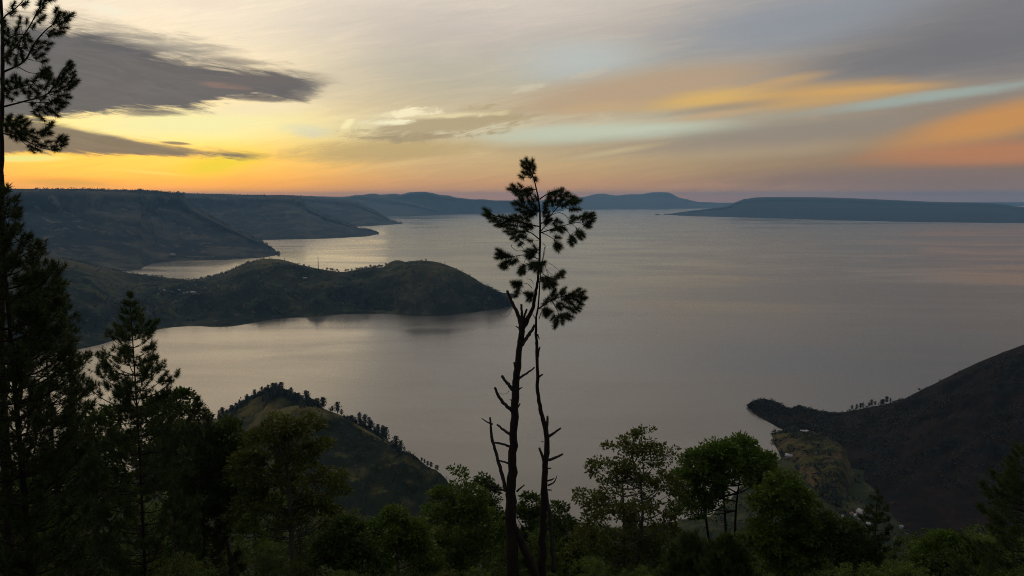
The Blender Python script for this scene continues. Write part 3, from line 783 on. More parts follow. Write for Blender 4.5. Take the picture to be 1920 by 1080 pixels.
def add_tufts(mb, pos, dirs, scale, tmpl):
    """many tufts in one mesh: pos (N,3), dirs (N,3), scale (N,)"""
    fr = rot_to(np.asarray(dirs, float))
    pos = np.asarray(pos, float); scale = np.broadcast_to(scale, (len(pos),))
    for k in range(len(tmpl)):
        sel = np.arange(len(pos)) % len(tmpl) == k
        if not sel.any(): continue
        tt = tmpl[k].reshape(-1, 3)
        v = np.einsum('pj,njk->npk', tt, fr[sel]) * scale[sel][:, None, None] + pos[sel][:, None, :]
        v = v.reshape(-1, 3)
        mb.add(v, np.arange(len(v)).reshape(-1, 3))
def add_leaves(mb, pos, axis, size, wid=0.42):
    n = len(pos); a = axis / np.linalg.norm(axis, axis=1, keepdims=True)
    sd_ = np.cross(a, unit(n)); sd_ /= np.linalg.norm(sd_, axis=1, keepdims=True) + 1e-9
    s_ = np.broadcast_to(size, (n,))[:, None]
    v = np.stack([pos, pos + a * s_ * .45 + sd_ * s_ * wid * .5, pos + a * s_, pos + a * s_ * .45 - sd_ * s_ * wid * .5], 1).reshape(-1, 3)
    mb.add(v, None, np.arange(4 * n).reshape(-1, 4))

M_pbark = bark_mat('pine_bark', (0.012, 0.009, 0.008), (0.045, 0.034, 0.028))
M_dead = bark_mat('dead_wood', (0.02, 0.017, 0.015), (0.075, 0.066, 0.058), 40)
M_bbark = bark_mat('pale_bark', (0.05, 0.045, 0.036), (0.16, 0.145, 0.12), 22)
M_needle = leaf_mat('pine_needles', (0.014, 0.024, 0.005), (0.055, 0.078, 0.016), 0.3)
M_needle2 = leaf_mat('young_pine_needles', (0.02, 0.036, 0.006), (0.068, 0.10, 0.02), 0.3)
M_leaf = {
    'dark': leaf_mat('dark_leaves', (0.022, 0.042, 0.006), (0.068, 0.104, 0.016), 0.38),
    'olive': leaf_mat('olive_leaves', (0.038, 0.052, 0.008), (0.115, 0.135, 0.022), 0.38),
    'green': leaf_mat('green_leaves', (0.04, 0.074, 0.008), (0.11, 0.17, 0.02), 0.38),
    'bright': leaf_mat('bright_leaves', (0.03, 0.064, 0.006), (0.115, 0.18, 0.022), 0.38)}
TUFT = [tuft_tris(260, .20, .20, .0052) for _ in range(3)]
TUFT_M = []
for k in range(3):
    mb = MB(); mb.add(TUFT[k].reshape(-1, 3), np.arange(780).reshape(-1, 3)); TUFT_M.append(mb.mesh('needle_tuft', M_needle, False))
TUFT_L = [tuft_tris(56, .18, .21, .009) for _ in range(4)]

# ------------------------------------------------------------------ the two bare pines in the middle and the tall pine at the left edge
class PxTree:                              # a tree measured in a crop of the photograph and built at its own distance
    def __init__(s, ox, oy, sc, Y): s.ox, s.oy, s.sc, s.Y = ox, oy, sc, Y
    def p(s, x, y, dep=0.0): return at(s.ox + x / s.sc, s.oy + y / s.sc, s.Y + dep)
    def r(s, w): return w / s.sc / 2 / F * s.Y
def limb_obj(name, root, pts, radii, mat, n=None, sides=7, wob=.08):
    mb = MB(); n = n or max(5, len(pts) * 4)
    P = spline(pts, n); rr = np.interp(np.linspace(0, 1, n), np.linspace(0, 1, len(radii)), radii)
    if wob:
        P[1:-1] += rng.normal(size=(n - 2, 3)) * rr[1:-1, None] * 0.12
    tube(mb, P, rr, sides, True, wob)
    o = mb.build(name, mat, root)
    return o, P
def tuft_branch(root, px, path, tufts, w0, w1, dep, inv, mat_b, tscale, twig=True):
    """a live limb (path in crop pixels, dep = how far its tip stands behind the trunk) with its tufts as sub-parts"""
    n = len(path)
    pts = [px.p(x, y, dep * (i / max(n - 1, 1)) ** 1.2) for i, (x, y) in enumerate(path)]
    mb = MB(); P = spline(pts, n * 5)
    tube(mb, P, np.linspace(px.r(w0), px.r(w1), len(P)), 6, True, .08)
    spots = []
    for x, y in tufts:
        q = px.p(x, y, dep)
        flat_ = np.array([px.p(x, y, 0)])
        i = int(np.argmin(np.linalg.norm(P[:, [0, 2]] - q[None, [0, 2]], axis=1)))
        frac = i / (len(P) - 1)
        jit = rng.uniform(-.35, .35)
        q = px.p(x, y, dep * frac ** 1.2 + jit)
        i0 = max(0, i - 3)
        a_ = P[i0]
        dirv = (q - a_); tang = P[min(i + 1, len(P) - 1)] - P[max(i - 1, 0)]
        tang = tang / (np.linalg.norm(tang) + 1e-9)
        dd_ = dirv / (np.linalg.norm(dirv) + 1e-9) + 0.5 * tang + np.array([0, 0, .12])
        mid_ = (a_ + q) / 2 + np.array([0, 0, -.03])
        if twig: tube(mb, spline([a_, mid_, q], 5), np.linspace(px.r(w1) * .8, px.r(w1) * .45, 5), 4)
        spots.append((q, dd_))
    b = mb.build('branch', mat_b, root)
    for i, (q, d) in enumerate(spots):
        o = obj('needle_tuft', TUFT_M[i % 3], b, q - np.array(root.location) if False else q, Vector(d).to_track_quat('Z', 'Y').to_euler(), tscale * random.uniform(.82, 1.15))
    return b
def root_at(name, p, label, cat, group=None):
    """an Empty at the tree's foot; children keep world coordinates through the inverse matrix"""
    o = obj(name, None, None, p)
    tag(o, label, cat, group)
    return o
def settle(root):                          # parts were built in world space: shift them under the root
    inv = Matrix.Translation(-Vector(root.location))
    for c in list(root.children):
        c.matrix_parent_inverse = inv

U = PxTree(860, 280, 2.843, 30.0)          # upper crop
W = PxTree(860, 640, 2.453, 30.0)          # lower crop
def up(*a): return [U.p(x, y) for x, y in a]
def lo(*a): return [W.p(x, y) for x, y in a]
def foot(px, py, Y, dz=0.4):
    p = at(px, py, Y); return np.array([p[0], p[1], float(ground_z(p[0:1], p[1:2])[0]) - dz])

tree1 = root_at('bare_pine_tree', foot(961, 1100, 30), 'thick-trunked pine, bare and broken below, with its crown at the top before the lake', 'tree')
f1 = np.array(tree1.location)
trunk_pts = [f1, f1 + (W.p(252, 1080) - f1) * .6 + np.array([.05, 0, 0])] + lo((252, 1080), (245, 900), (240, 700), (249, 550), (253, 400), (260, 250), (268, 150), (283, 0)) + up((335, 1010), (338, 960), (360, 920), (380, 880), (400, 830), (413, 750), (424, 680), (432, 560), (434, 430), (430, 300), (416, 220), (402, 160), (382, 110), (363, 48))
trunk_w = [W.r(72), W.r(68), W.r(62), W.r(58), W.r(50), W.r(42), W.r(38), W.r(37), W.r(33), W.r(28)] + [U.r(w) for w in (33, 33, 27, 23, 20, 16, 14, 12, 10.5, 9, 7.5, 6.5, 5, 4)]
o_, TP = limb_obj('trunk', tree1, trunk_pts, trunk_w, M_pbark, 110, 10, .07)
DW = [(lo((247, 222), (232, 200), (215, 180), (200, 155)), [20, 16, 14, 13], W), (lo((250, 320), (225, 298), (195, 265), (180, 238), (168, 205)), [20, 17, 15, 14, 12], W),
      (lo((242, 432), (210, 415), (175, 393)), [14, 12, 9], W), (lo((236, 484), (200, 470), (160, 463)), [13, 11, 9], W), (lo((232, 562), (205, 556), (184, 553)), [10, 9, 7], W),
      (lo((214, 690), (205, 640), (183, 560), (162, 490), (150, 440), (143, 358)), [20, 18, 16, 15, 14, 9], W), (lo((146, 378), (128, 372), (105, 358)), [9, 6, 4], W), (lo((150, 380), (156, 374)), [9, 7], W),
      (lo((212, 684), (185, 678), (160, 675)), [11, 9, 7], W), (lo((276, 172), (300, 158), (325, 145), (350, 127)), [14, 11, 9, 7], W), (lo((268, 140), (262, 112), (257, 90)), [16, 14, 12], W),
      (lo((276, 222), (292, 216)), [9, 5], W), (lo((262, 315), (275, 300), (283, 288)), [10, 8, 6], W), (lo((268, 690), (285, 668), (302, 648)), [10, 8, 5], W),
      (lo((250, 272), (235, 273)), [8, 4], W), (lo((178, 668), (165, 665), (150, 652)), [12, 10, 8], W),
      (up((332, 962), (328, 915), (300, 850), (275, 795), (259, 752)), [28, 24, 19, 16, 13], U), (up((338, 945), (336, 890), (334, 822)), [18, 15, 12], U),
      (up((342, 925), (350, 890), (364, 852)), [16, 13, 11], U), (up((332, 958), (305, 946)), [9, 5], U), (up((338, 1045), (365, 1005), (390, 970), (406, 943)), [22, 20, 17, 14], U),
      (up((420, 715), (432, 705)), [10, 6], U)]
for pts, ws, C_ in DW:
    dpt = rng.uniform(-.5, .5)
    pts = [p + np.array([0, dpt * i / len(pts), 0]) for i, p in enumerate(pts)]
    limb_obj('dead_branch', tree1, pts, [C_.r(w) for w in ws], M_dead, None, 7, .12)
limb_obj('dangling_twig', tree1, up((290, 840), (272, 872), (262, 888), (238, 894), (212, 876)), [U.r(2.4), U.r(2)], M_dead, 14, 4, 0)
limb_obj('dangling_twig', tree1, lo((232, 226), (222, 240), (200, 242), (186, 236)), [W.r(2.2), W.r(1.6)], M_dead, 12, 4, 0)
limb_obj('low_fork', tree1, lo((262, 860), (290, 925), (325, 1000), (345, 1060), (372, 1120)), [W.r(30), W.r(34), W.r(38), W.r(40), W.r(40)], M_pbark, 22, 8, .1)
BR = [ # path, tufts, start width, end width, depth
 ([(402, 160), (385, 115), (363, 50)], [(363, 62), (345, 95), (382, 90), (398, 118), (350, 128), (336, 148), (385, 142), (410, 160), (342, 72), (402, 98), (365, 105), (370, 130), (358, 80), (392, 75), (376, 112)], 5, 4, 0),
 ([(412, 212), (350, 222), (285, 200)], [(290, 195), (280, 213), (310, 213), (330, 225), (356, 218), (384, 213), (350, 240), (376, 240), (302, 228), (330, 196), (318, 240), (365, 228)], 6, 3, -.7),
 ([(432, 265), (470, 240), (515, 222), (556, 214)], [(525, 225), (550, 213), (575, 233), (600, 250), (622, 262), (590, 277), (560, 263), (540, 250), (510, 240), (497, 235), (610, 268), (570, 248)], 7, 3, .8),
 ([(433, 400), (470, 375), (505, 335), (540, 300), (600, 272)], [(560, 300), (582, 285), (612, 290), (632, 278), (530, 287), (500, 292), (490, 268), (470, 292), (460, 305), (545, 240), (480, 250), (625, 318), (600, 322), (548, 275), (515, 270), (478, 272)], 7, 3, -.6),
 ([(428, 330), (370, 318), (300, 290)], [(295, 293), (310, 283), (332, 300), (345, 280), (362, 312), (382, 290), (320, 322), (350, 335), (386, 332), (402, 345), (397, 270), (330, 268), (380, 357), (407, 302), (340, 258), (372, 270), (415, 262), (410, 320), (365, 345)], 7, 3, .6),
 ([(432, 412), (340, 392), (250, 366), (200, 356), (150, 332)], [(150, 328), (145, 350), (165, 345), (176, 365), (195, 370), (215, 381), (205, 400), (236, 396), (256, 385), (230, 361), (270, 402), (282, 385), (300, 407), (322, 385), (340, 412), (352, 395), (367, 376), (290, 366), (312, 360), (372, 412), (160, 360), (185, 382), (220, 405), (245, 408), (265, 372), (335, 365)], 8, 3, -.8),
 ([(433, 482), (380, 442), (330, 436), (265, 440)], [(256, 438), (276, 450), (290, 470), (312, 482), (330, 460), (346, 440), (320, 440), (300, 428), (382, 487), (387, 412), (270, 424), (330, 502), (295, 450), (350, 468), (360, 425), (318, 465)], 7, 3, .7),
 ([(434, 446), (500, 425), (560, 406), (620, 392), (690, 384)], [(690, 356), (670, 350), (706, 360), (700, 386), (680, 406), (692, 412), (640, 366), (616, 370), (600, 386), (708, 345), (665, 372), (716, 372), (690, 395), (604, 360)], 7, 2.5, .7),
 ([(434, 440), (470, 400), (495, 380), (520, 380)], [(520, 420), (546, 436), (540, 388), (522, 378), (500, 432), (470, 372), (465, 392), (490, 376), (480, 348), (512, 402), (535, 425), (455, 350), (462, 330), (552, 418), (475, 385)], 6, 2.5, -.9),
 ([(492, 352), (530, 338), (566, 350), (605, 398), (642, 430)], [(642, 440), (662, 460), (650, 472), (630, 452), (640, 462), (655, 445)], 4, 2, .5),
 ([(548, 408), (575, 432), (600, 462)], [(600, 477), (616, 487), (594, 492), (608, 470), (602, 500)], 4, 2, .3),
 ([(436, 440), (485, 465), (525, 492)], [(525, 505), (532, 522), (515, 512), (526, 470), (538, 512), (522, 530)], 5, 2, .4),
 ([(432, 588), (380, 568), (335, 564), (280, 570), (225, 548)], [(214, 540), (210, 560), (226, 567), (240, 572), (270, 572), (266, 598), (246, 606), (240, 626), (291, 602), (302, 595), (216, 578), (232, 552), (255, 565), (236, 615), (252, 632)], 6, 2.5, -.6),
 ([(433, 558), (405, 545), (380, 548)], [(385, 538), (374, 560), (396, 565), (406, 546), (380, 580), (365, 545), (410, 530), (370, 568), (392, 552)], 5, 3, .3),
 ([(431, 610), (420, 612), (412, 622)], [(420, 610), (400, 620), (430, 622), (442, 612), (410, 640), (390, 632), (425, 652), (450, 605), (404, 606), (440, 635), (416, 628), (385, 615)], 5, 3, -.3),
 ([(362, 575), (350, 600), (345, 630)], [(340, 642), (334, 656), (350, 652), (328, 640), (345, 630)], 3, 2, -.4),
 ([(431, 640), (455, 668), (485, 685)], [(450, 700), (470, 690), (500, 690), (521, 685), (490, 710), (460, 720), (481, 731), (510, 712), (445, 690), (455, 735), (500, 728), (470, 708), (530, 672)], 5, 2.5, .5),
 ([(458, 604), (485, 608), (515, 628), (548, 658)], [(550, 660), (558, 652), (545, 668)], 3, 1.6, .6),
 ([(392, 742), (372, 720), (345, 713), (310, 720)], [(310, 714), (300, 720), (320, 726), (315, 750), (310, 772), (296, 710), (325, 712), (306, 730)], 3.5, 2, -.5),
 ([(405, 765), (390, 765), (378, 772)], [(375, 775), (385, 790), (366, 768), (390, 772), (376, 788)], 3.5, 2, -.3)]
for path, tufts, a, b, dep in BR:
    tuft_branch(tree1, U, path, tufts, a, b, dep, None, M_pbark, 1.06)
for pts in ([(448, 500), (462, 520), (450, 590)], [(330, 510), (345, 530), (352, 545)], [(285, 505), (282, 520), (310, 540), (345, 540)], [(470, 640), (480, 655), (505, 672)], [(362, 690), (385, 695), (400, 720)], [(460, 620), (470, 650), (480, 672)]):
    limb_obj('bare_twig', tree1, up(*pts), [U.r(3), U.r(2)], M_dead, 9, 4, 0)
settle(tree1)

tree2 = root_at('bare_pine_tree', foot(1017, 1100, 30.6), 'slimmer second pine with a leaning bare trunk, close beside the thick-trunked one', 'tree')
f2 = np.array(tree2.location)
U2 = PxTree(860, 280, 2.843, 30.6); W2 = PxTree(860, 640, 2.453, 30.6)
def up2(*a): return [U2.p(x, y) for x, y in a]
def lo2(*a): return [W2.p(x, y) for x, y in a]
limb_obj('trunk', tree2, [f2, f2 + (W2.p(380, 1080) - f2) * .6] + lo2((380, 1080), (385, 950), (391, 750), (396, 600), (405, 480), (398, 390), (380, 330), (365, 240), (362, 120), (358, 0)) + up2((418, 1050), (412, 980), (413, 900), (424, 840), (431, 740), (440, 640), (458, 520)),
     [W2.r(46), W2.r(44), W2.r(42), W2.r(38), W2.r(33), W2.r(29), W2.r(26), W2.r(23), W2.r(20), W2.r(17), W2.r(15), W2.r(14)] + [U2.r(w) for w in (16, 14, 11, 9, 7, 5, 3)], M_pbark, 80, 9, .08)
for pts, ws, C_ in [(lo2((404, 400), (408, 370), (409, 344)), [15, 13, 10], W2), (lo2((414, 437), (440, 420), (470, 398)), [15, 12, 9], W2), (lo2((412, 547), (445, 535), (480, 518)), [14, 12, 9], W2),
     (lo2((392, 562), (384, 525), (370, 490)), [15, 13, 11], W2), (lo2((408, 642), (428, 636), (440, 630)), [9, 7, 5], W2), (lo2((410, 664), (436, 650), (446, 635), (453, 617)), [9, 7, 5, 3], W2), (lo2((408, 585), (426, 583)), [7, 5], W2),
     (lo2((366, 164), (388, 152)), [11, 7], W2), (lo2((364, 70), (368, 45), (374, 26)), [12, 10, 7], W2), (lo2((405, 684), (428, 684)), [8, 5], W2), (lo2((392, 463), (378, 460)), [4, 2], W2),
     (lo2((400, 690), (415, 780), (425, 860), (432, 960), (438, 1060)), [22, 20, 20, 22, 26], W2), (up2((420, 985), (430, 1012)), [9, 5], U2), (up2((410, 905), (395, 880), (380, 850)), [5, 3, 2], U2), (up2((428, 905), (440, 870), (455, 850)), [5, 4, 3], U2)]:
    limb_obj('dead_branch', tree2, pts, [C_.r(w) for w in ws], M_dead, None, 6, .12)
for path, tufts, a, b, dep in [
 ([(426, 850), (460, 825), (500, 802), (560, 782), (640, 770)], [(475, 800), (460, 820), (501, 800), (521, 780), (510, 758), (546, 760), (560, 748), (581, 780), (602, 770), (622, 760), (640, 748), (630, 782), (650, 775), (661, 792), (640, 812), (621, 800), (600, 822), (580, 810), (560, 800), (541, 822), (620, 842), (641, 842), (601, 852), (662, 800), (530, 837), (570, 840), (611, 780), (500, 775), (585, 795), (650, 825), (632, 855), (505, 765), (555, 770), (655, 762), (672, 790), (610, 862)], 9, 3, .8),
 ([(500, 815), (525, 855), (535, 890)], [(515, 908), (521, 932), (504, 895), (550, 900), (551, 922), (581, 900), (591, 888), (575, 880), (545, 884), (528, 905), (560, 890), (512, 938), (530, 835), (540, 850)], 5, 2, .5),
 ([(430, 845), (450, 852), (470, 862)], [(470, 855), (476, 872), (460, 882), (460, 866), (480, 862), (456, 855), (466, 878)], 4, 2, -.4)]:
    tuft_branch(tree2, U2, path, tufts, a, b, dep, None, M_pbark, 1.06)
settle(tree2)

V = PxTree(0, 0, 2.0, 22.0)
tree3 = root_at('tall_pine_tree', foot(2, 900, 22), 'tall slender pine at the left edge with long upswept boughs against the dark cloud', 'tree')
f3 = np.array(tree3.location)
limb_obj('trunk', tree3, [f3, V.p(4, 1500), V.p(5, 1000), V.p(6, 640), V.p(8, 400), V.p(10, 250), V.p(9, 130), V.p(2, -40), V.p(4, -160), V.p(-2, -300)], [.16, .15, .13, V.r(15), V.r(14), V.r(13), V.r(11), V.r(9), V.r(7), V.r(3)], M_pbark, 70, 8, .07)
for path, tufts, a, b, dep in [
 ([(10, 222), (60, 172), (110, 100), (142, 40), (172, -6)], [(165, 12), (155, 38), (162, 66), (190, 0), (140, 50), (100, 82), (75, 75), (70, 96), (180, -12), (60, 120), (30, 125), (205, -6), (150, 12), (150, 75), (125, 100)], 6, 2.5, .6),
 ([(14, 270), (90, 230), (130, 162), (180, 106), (240, 66)], [(252, 66), (262, 60), (240, 54), (220, 56), (215, 70), (225, 90), (236, 104), (215, 126), (195, 116), (190, 131), (205, 84), (160, 160), (140, 160), (130, 200), (156, 206), (140, 216), (166, 230), (186, 165), (176, 185), (230, 120), (245, 80), (210, 40), (150, 180), (120, 185)], 7, 2.5, -.5),
 ([(70, 252), (110, 272), (150, 275)], [(166, 265), (170, 281), (160, 276), (175, 256), (178, 270), (155, 286), (172, 292)], 3.5, 2, .2),
 ([(10, 180), (40, 140), (80, 128), (120, 140)], [(20, 150), (32, 160), (60, 146), (90, 150), (40, 182), (70, 176), (36, 200), (60, 216), (80, 190), (30, 232), (100, 130), (112, 150), (50, 165), (15, 120), (18, 92), (25, 210), (85, 215), (95, 175), (60, 235)], 6, 2.5, -.8),
 ([(14, 400), (90, 380), (180, 350), (230, 270), (262, 232)], [(262, 236), (266, 250), (270, 276), (255, 264), (240, 270), (235, 290), (220, 300), (246, 300), (190, 290), (200, 310), (210, 322), (180, 312), (258, 240), (228, 315), (274, 290), (170, 330)], 7, 2.5, .5),
 ([(180, 350), (240, 328), (292, 300)], [(286, 306), (275, 316), (250, 336), (230, 330), (260, 310), (246, 356), (225, 360), (256, 366), (240, 386), (266, 325), (212, 345), (215, 372)], 4, 2, .6),
 ([(12, 345), (60, 330), (110, 318), (150, 322)], [(25, 310), (40, 330), (60, 320), (30, 350), (60, 350), (90, 340), (120, 330), (150, 325), (100, 308), (130, 300), (80, 320), (60, 298), (20, 335), (45, 300), (140, 345), (75, 305), (110, 345)], 5, 2.5, -.7),
 ([(90, 382), (140, 385), (200, 382)], [(40, 370), (140, 360), (160, 370), (120, 390), (150, 402), (180, 390), (201, 380), (220, 385), (190, 416), (215, 410), (140, 412), (166, 420), (230, 400), (110, 362), (130, 425), (175, 405), (205, 425), (155, 440)], 4, 2, -.3),
 ([(12, 500), (80, 520), (160, 556), (232, 560)], [(236, 545), (226, 515), (236, 522), (200, 550), (180, 532), (150, 542), (130, 530), (115, 550), (92, 520), (215, 530), (210, 562), (120, 565), (140, 560), (165, 548), (240, 530)], 6, 2.5, .4),
 ([(12, 470), (60, 468), (120, 498), (190, 480)], [(40, 440), (60, 450), (30, 460), (50, 480), (70, 470), (90, 482), (100, 500), (70, 500), (40, 500), (20, 470), (120, 490), (150, 496), (170, 490), (185, 476), (190, 465), (160, 506), (95, 450), (100, 466), (80, 516), (130, 515), (186, 500), (55, 462), (82, 458), (45, 470), (62, 492), (30, 445), (85, 498), (25, 488), (75, 440), (58, 510)], 6, 2.5, -.5)]:
    tuft_branch(tree3, V, path, tufts, a, b, dep, None, M_pbark, 0.82)
for k, (z_, L_) in enumerate(((-60, 90), (-110, 70), (-160, 60), (-210, 45))):       # the top, above the picture
    for sgn in (-1, 1):
        tuft_branch(tree3, V, [(4, z_ + 30), (4 + sgn * L_ * .6, z_ + 5), (4 + sgn * L_, z_ - 30)], [(4 + sgn * L_ * random.uniform(.3, 1.05), z_ - random.uniform(-15, 40)) for _ in range(9)], 5, 2, random.uniform(-.5, .5), None, M_pbark, 0.82)
for path, tufts in (([(8, 140), (0, 80), (-60, 20), (-110, -10)], 8), ([(8, 300), (-70, 260), (-150, 200)], 12), ([(8, 420), (-80, 400), (-170, 330)], 14), ([(8, 90), (20, 60), (60, 30), (88, 0)], 3)):
    tuft_branch(tree3, V, path, [(path[-1][0] * f_ + path[1][0] * (1 - f_) + random.uniform(-20, 20), path[-1][1] * f_ + path[1][1] * (1 - f_) + random.uniform(-22, 22)) for f_ in np.linspace(0.1, 1.05, tufts)], 6, 2.5, random.uniform(-.5, .5), None, M_pbark, 0.82)
settle(tree3)

# ------------------------------------------------------------------ bushy pines
def bushy_pine(name, px, top_py, Y, prof, label, mat=M_needle, whorl=0.55, per=6, tuft=0.9, dens=1.0, low=0.12, rise=0.5, group=None, lean=0.0, tmpl=None, trunk_r=0.14):
    """prof: (fraction of height from the top, half width in metres)"""
    tp = at(px, top_py, Y)
    base = np.array([tp[0] + lean, Y, float(ground_z(np.array([tp[0]]), np.array([Y]))[0]) - .3])
    ht = tp[2] - base[2]
    root = root_at(name, base, label, 'tree', group)
    mbt, mbn = MB(), MB()
    ax = spline([base, base + (tp - base) * .35 + np.array([rng.uniform(-.15, .15), rng.uniform(-.15, .15), 0]), base + (tp - base) * .7, tp], 24)
    tube(mbt, ax, np.linspace(trunk_r, .02, 24), 7, True, .06)
    pos, dirs, sc = [tp - np.array([0, 0, .05]), tp - np.array([0, 0, .25])], [np.array([0, 0, 1.0])] * 2, [1.0, 1.1]
    pf = np.array(prof, float)
    h = 0.25
    while h < ht * (1 - low):
        f_ = h / ht
        wmax = np.interp(f_, pf[:, 0], pf[:, 1])
        nb = max(3, int(per * (0.75 + 0.5 * rng.random())))
        a0 = rng.uniform(0, 6.28)
        i = int((1 - f_) * 23); org = ax[i] + (ax[min(i + 1, 23)] - ax[i]) * ((1 - f_) * 23 - i)
        for b in range(nb):
            a_ = a0 + b * 6.283 / nb + rng.normal() * .25
            L_ = wmax * rng.uniform(.62, 1.12)
            if L_ < .12: continue
            out = np.array([math.cos(a_), math.sin(a_), 0])
            up_ = rise * rng.uniform(.6, 1.3)
            P = spline([org, org + out * L_ * .45 + np.array([0, 0, L_ * .12 * up_]), org + out * L_ * .85 + np.array([0, 0, L_ * .42 * up_]), org + out * L_ + np.array([0, 0, L_ * .68 * up_])], 9)
            tube(mbt, P, np.linspace(.012 + .012 * L_, .006, 9), 4)
            n_t = max(3, int(L_ * 12 * dens))
            s_ = rng.uniform(.28, 1.0, n_t) ** .8; s_[0] = 1.0
            for q in s_:
                k = q * 8; k0 = min(int(k), 7); p_ = P[k0] + (P[k0 + 1] - P[k0]) * (k - k0)
                tg = P[k0 + 1] - P[k0]; tg = tg / (np.linalg.norm(tg) + 1e-9)
                off = rng.normal(size=3) * (.10 + .10 * L_ * (1.15 - q)); off[2] = abs(off[2]) * .6
                p2 = p_ + (off if q < 1 else 0)
                pos.append(p2); dirs.append(tg + off * 1.2 + np.array([0, 0, .35])); sc.append(tuft * rng.uniform(.75, 1.2))
        h += whorl * rng.uniform(.75, 1.25)
    add_tufts(mbn, pos, np.array(dirs), np.array(sc), tmpl or TUFT_L)
    mbt.build('trunk', M_pbark, root)
    mbn.build('crown', mat, root, False)
    settle(root)
    return root
bushy_pine('bushy_pine_tree', -6, 318, 20.3, [(0, .05), (.04, .25), (.1, .6), (.2, 1.1), (.3, 1.5), (.42, 1.8), (.5, 1.7), (.6, 1.4), (.75, 1.7), (1, 1.7)], 'big dense dark pine filling the left edge below the tall slender one', M_needle, .4, 7, .9, 1.05, .1, .9)
bushy_pine('bushy_pine_tree', 70, 452, 40, [(0, .1), (.05, .5), (.15, 1.2), (.3, 2.0), (.45, 2.5), (.55, 2.2), (.7, 2.7), (1, 2.7)], 'dense dark pine half hidden in front of the left headland, lacy along its right side', M_needle, .7, 6, 1.2, .75, .15, .9)
bushy_pine('young_pine_tree', 243, 549, 45, [(0, .05), (.04, .35), (.09, .95), (.13, 1.35), (.17, 1.2), (.21, 2.0), (.3, 2.5), (.37, 2.3), (.45, 2.9), (.6, 3.3), (.8, 3.4), (1, 3)], 'young pine with a pointed greener top rising against the lake at left', M_needle2, .62, 6, 1.25, .72, .12, .95)
bushy_pine('young_pine_tree', 1646, 918, 55, [(0, .05), (.08, .5), (.2, 1.2), (.35, 1.7), (.6, 2.0), (1, 1.8)], 'thin dark pine in front of the valley houses at right', M_needle, .7, 5, 1.2, .8, .15, .8)
bushy_pine('bushy_pine_tree', 1945, 812, 44, [(0, .1), (.06, .7), (.15, 1.8), (.3, 2.9), (.5, 3.9), (.75, 4.2), (1, 3.8)], 'broad dark green pine at the right edge in front of the burnt hill', M_needle2, .6, 6, 1.3, .62, .15, .7)
bushy_pine('young_pine_tree', 1298, 1002, 42, [(0, .05), (.06, .4), (.2, 1.1), (.4, 1.7), (.7, 2), (1, 2)], 'soft green young pine tip at the bottom below the airy broadleaf tree', M_needle2, .4, 8, 1.2, 1.3, .2, .9)
bushy_pine('young_pine_tree', 1366, 1004, 40, [(0, .05), (.06, .4), (.2, 1.1), (.4, 1.7), (.7, 2), (1, 2)], 'soft green young pine at the bottom under the bright green tree', M_needle2, .4, 8, 1.2, 1.3, .2, .9)
bushy_pine('young_pine_tree', 370, 745, 58, [(0, .1), (.05, .4), (.15, 1.3), (.3, 2.1), (.5, 2.6), (1, 2.6)], 'dark pine with a candle-like tip just right of the young pointed pine', M_needle, .6, 6, 1.3, .65, .15, .9)

# pale dead trunks standing in the shade at the left
for pts, w_, lab in (([(22, 545), (20, 620), (16, 720), (12, 830)], .10, 'pale dead trunk in front of the dense dark pine at the left edge'),
                ([(76, 592), (66, 640), (46, 700), (38, 760), (36, 850)], .07, 'thin curved dead trunk leaning right, beside the pale dead trunk at left')):
    Yd = 33.6
    b_ = foot(pts[-1][0], 900, Yd)
    dt = root_at('dead_tree', b_, lab, 'tree')
    P_ = [at(x, y, Yd) for x, y in pts][::-1]
    limb_obj('trunk', dt, [b_] + P_, [w_ * 1.3, w_, w_ * .9, w_ * .8, w_ * .6], M_dead, 24, 7, .1)
    for i in (2, 3):
        q = P_[i]; limb_obj('dead_branch', dt, [q - np.array([0, 0, .3]), q + np.array([.3 * (-1) ** i, .1, .05]), q + np.array([.5 * (-1) ** i, .1, .5])], [.04, .03, .015], M_dead, 8, 5, .1)
    settle(dt)

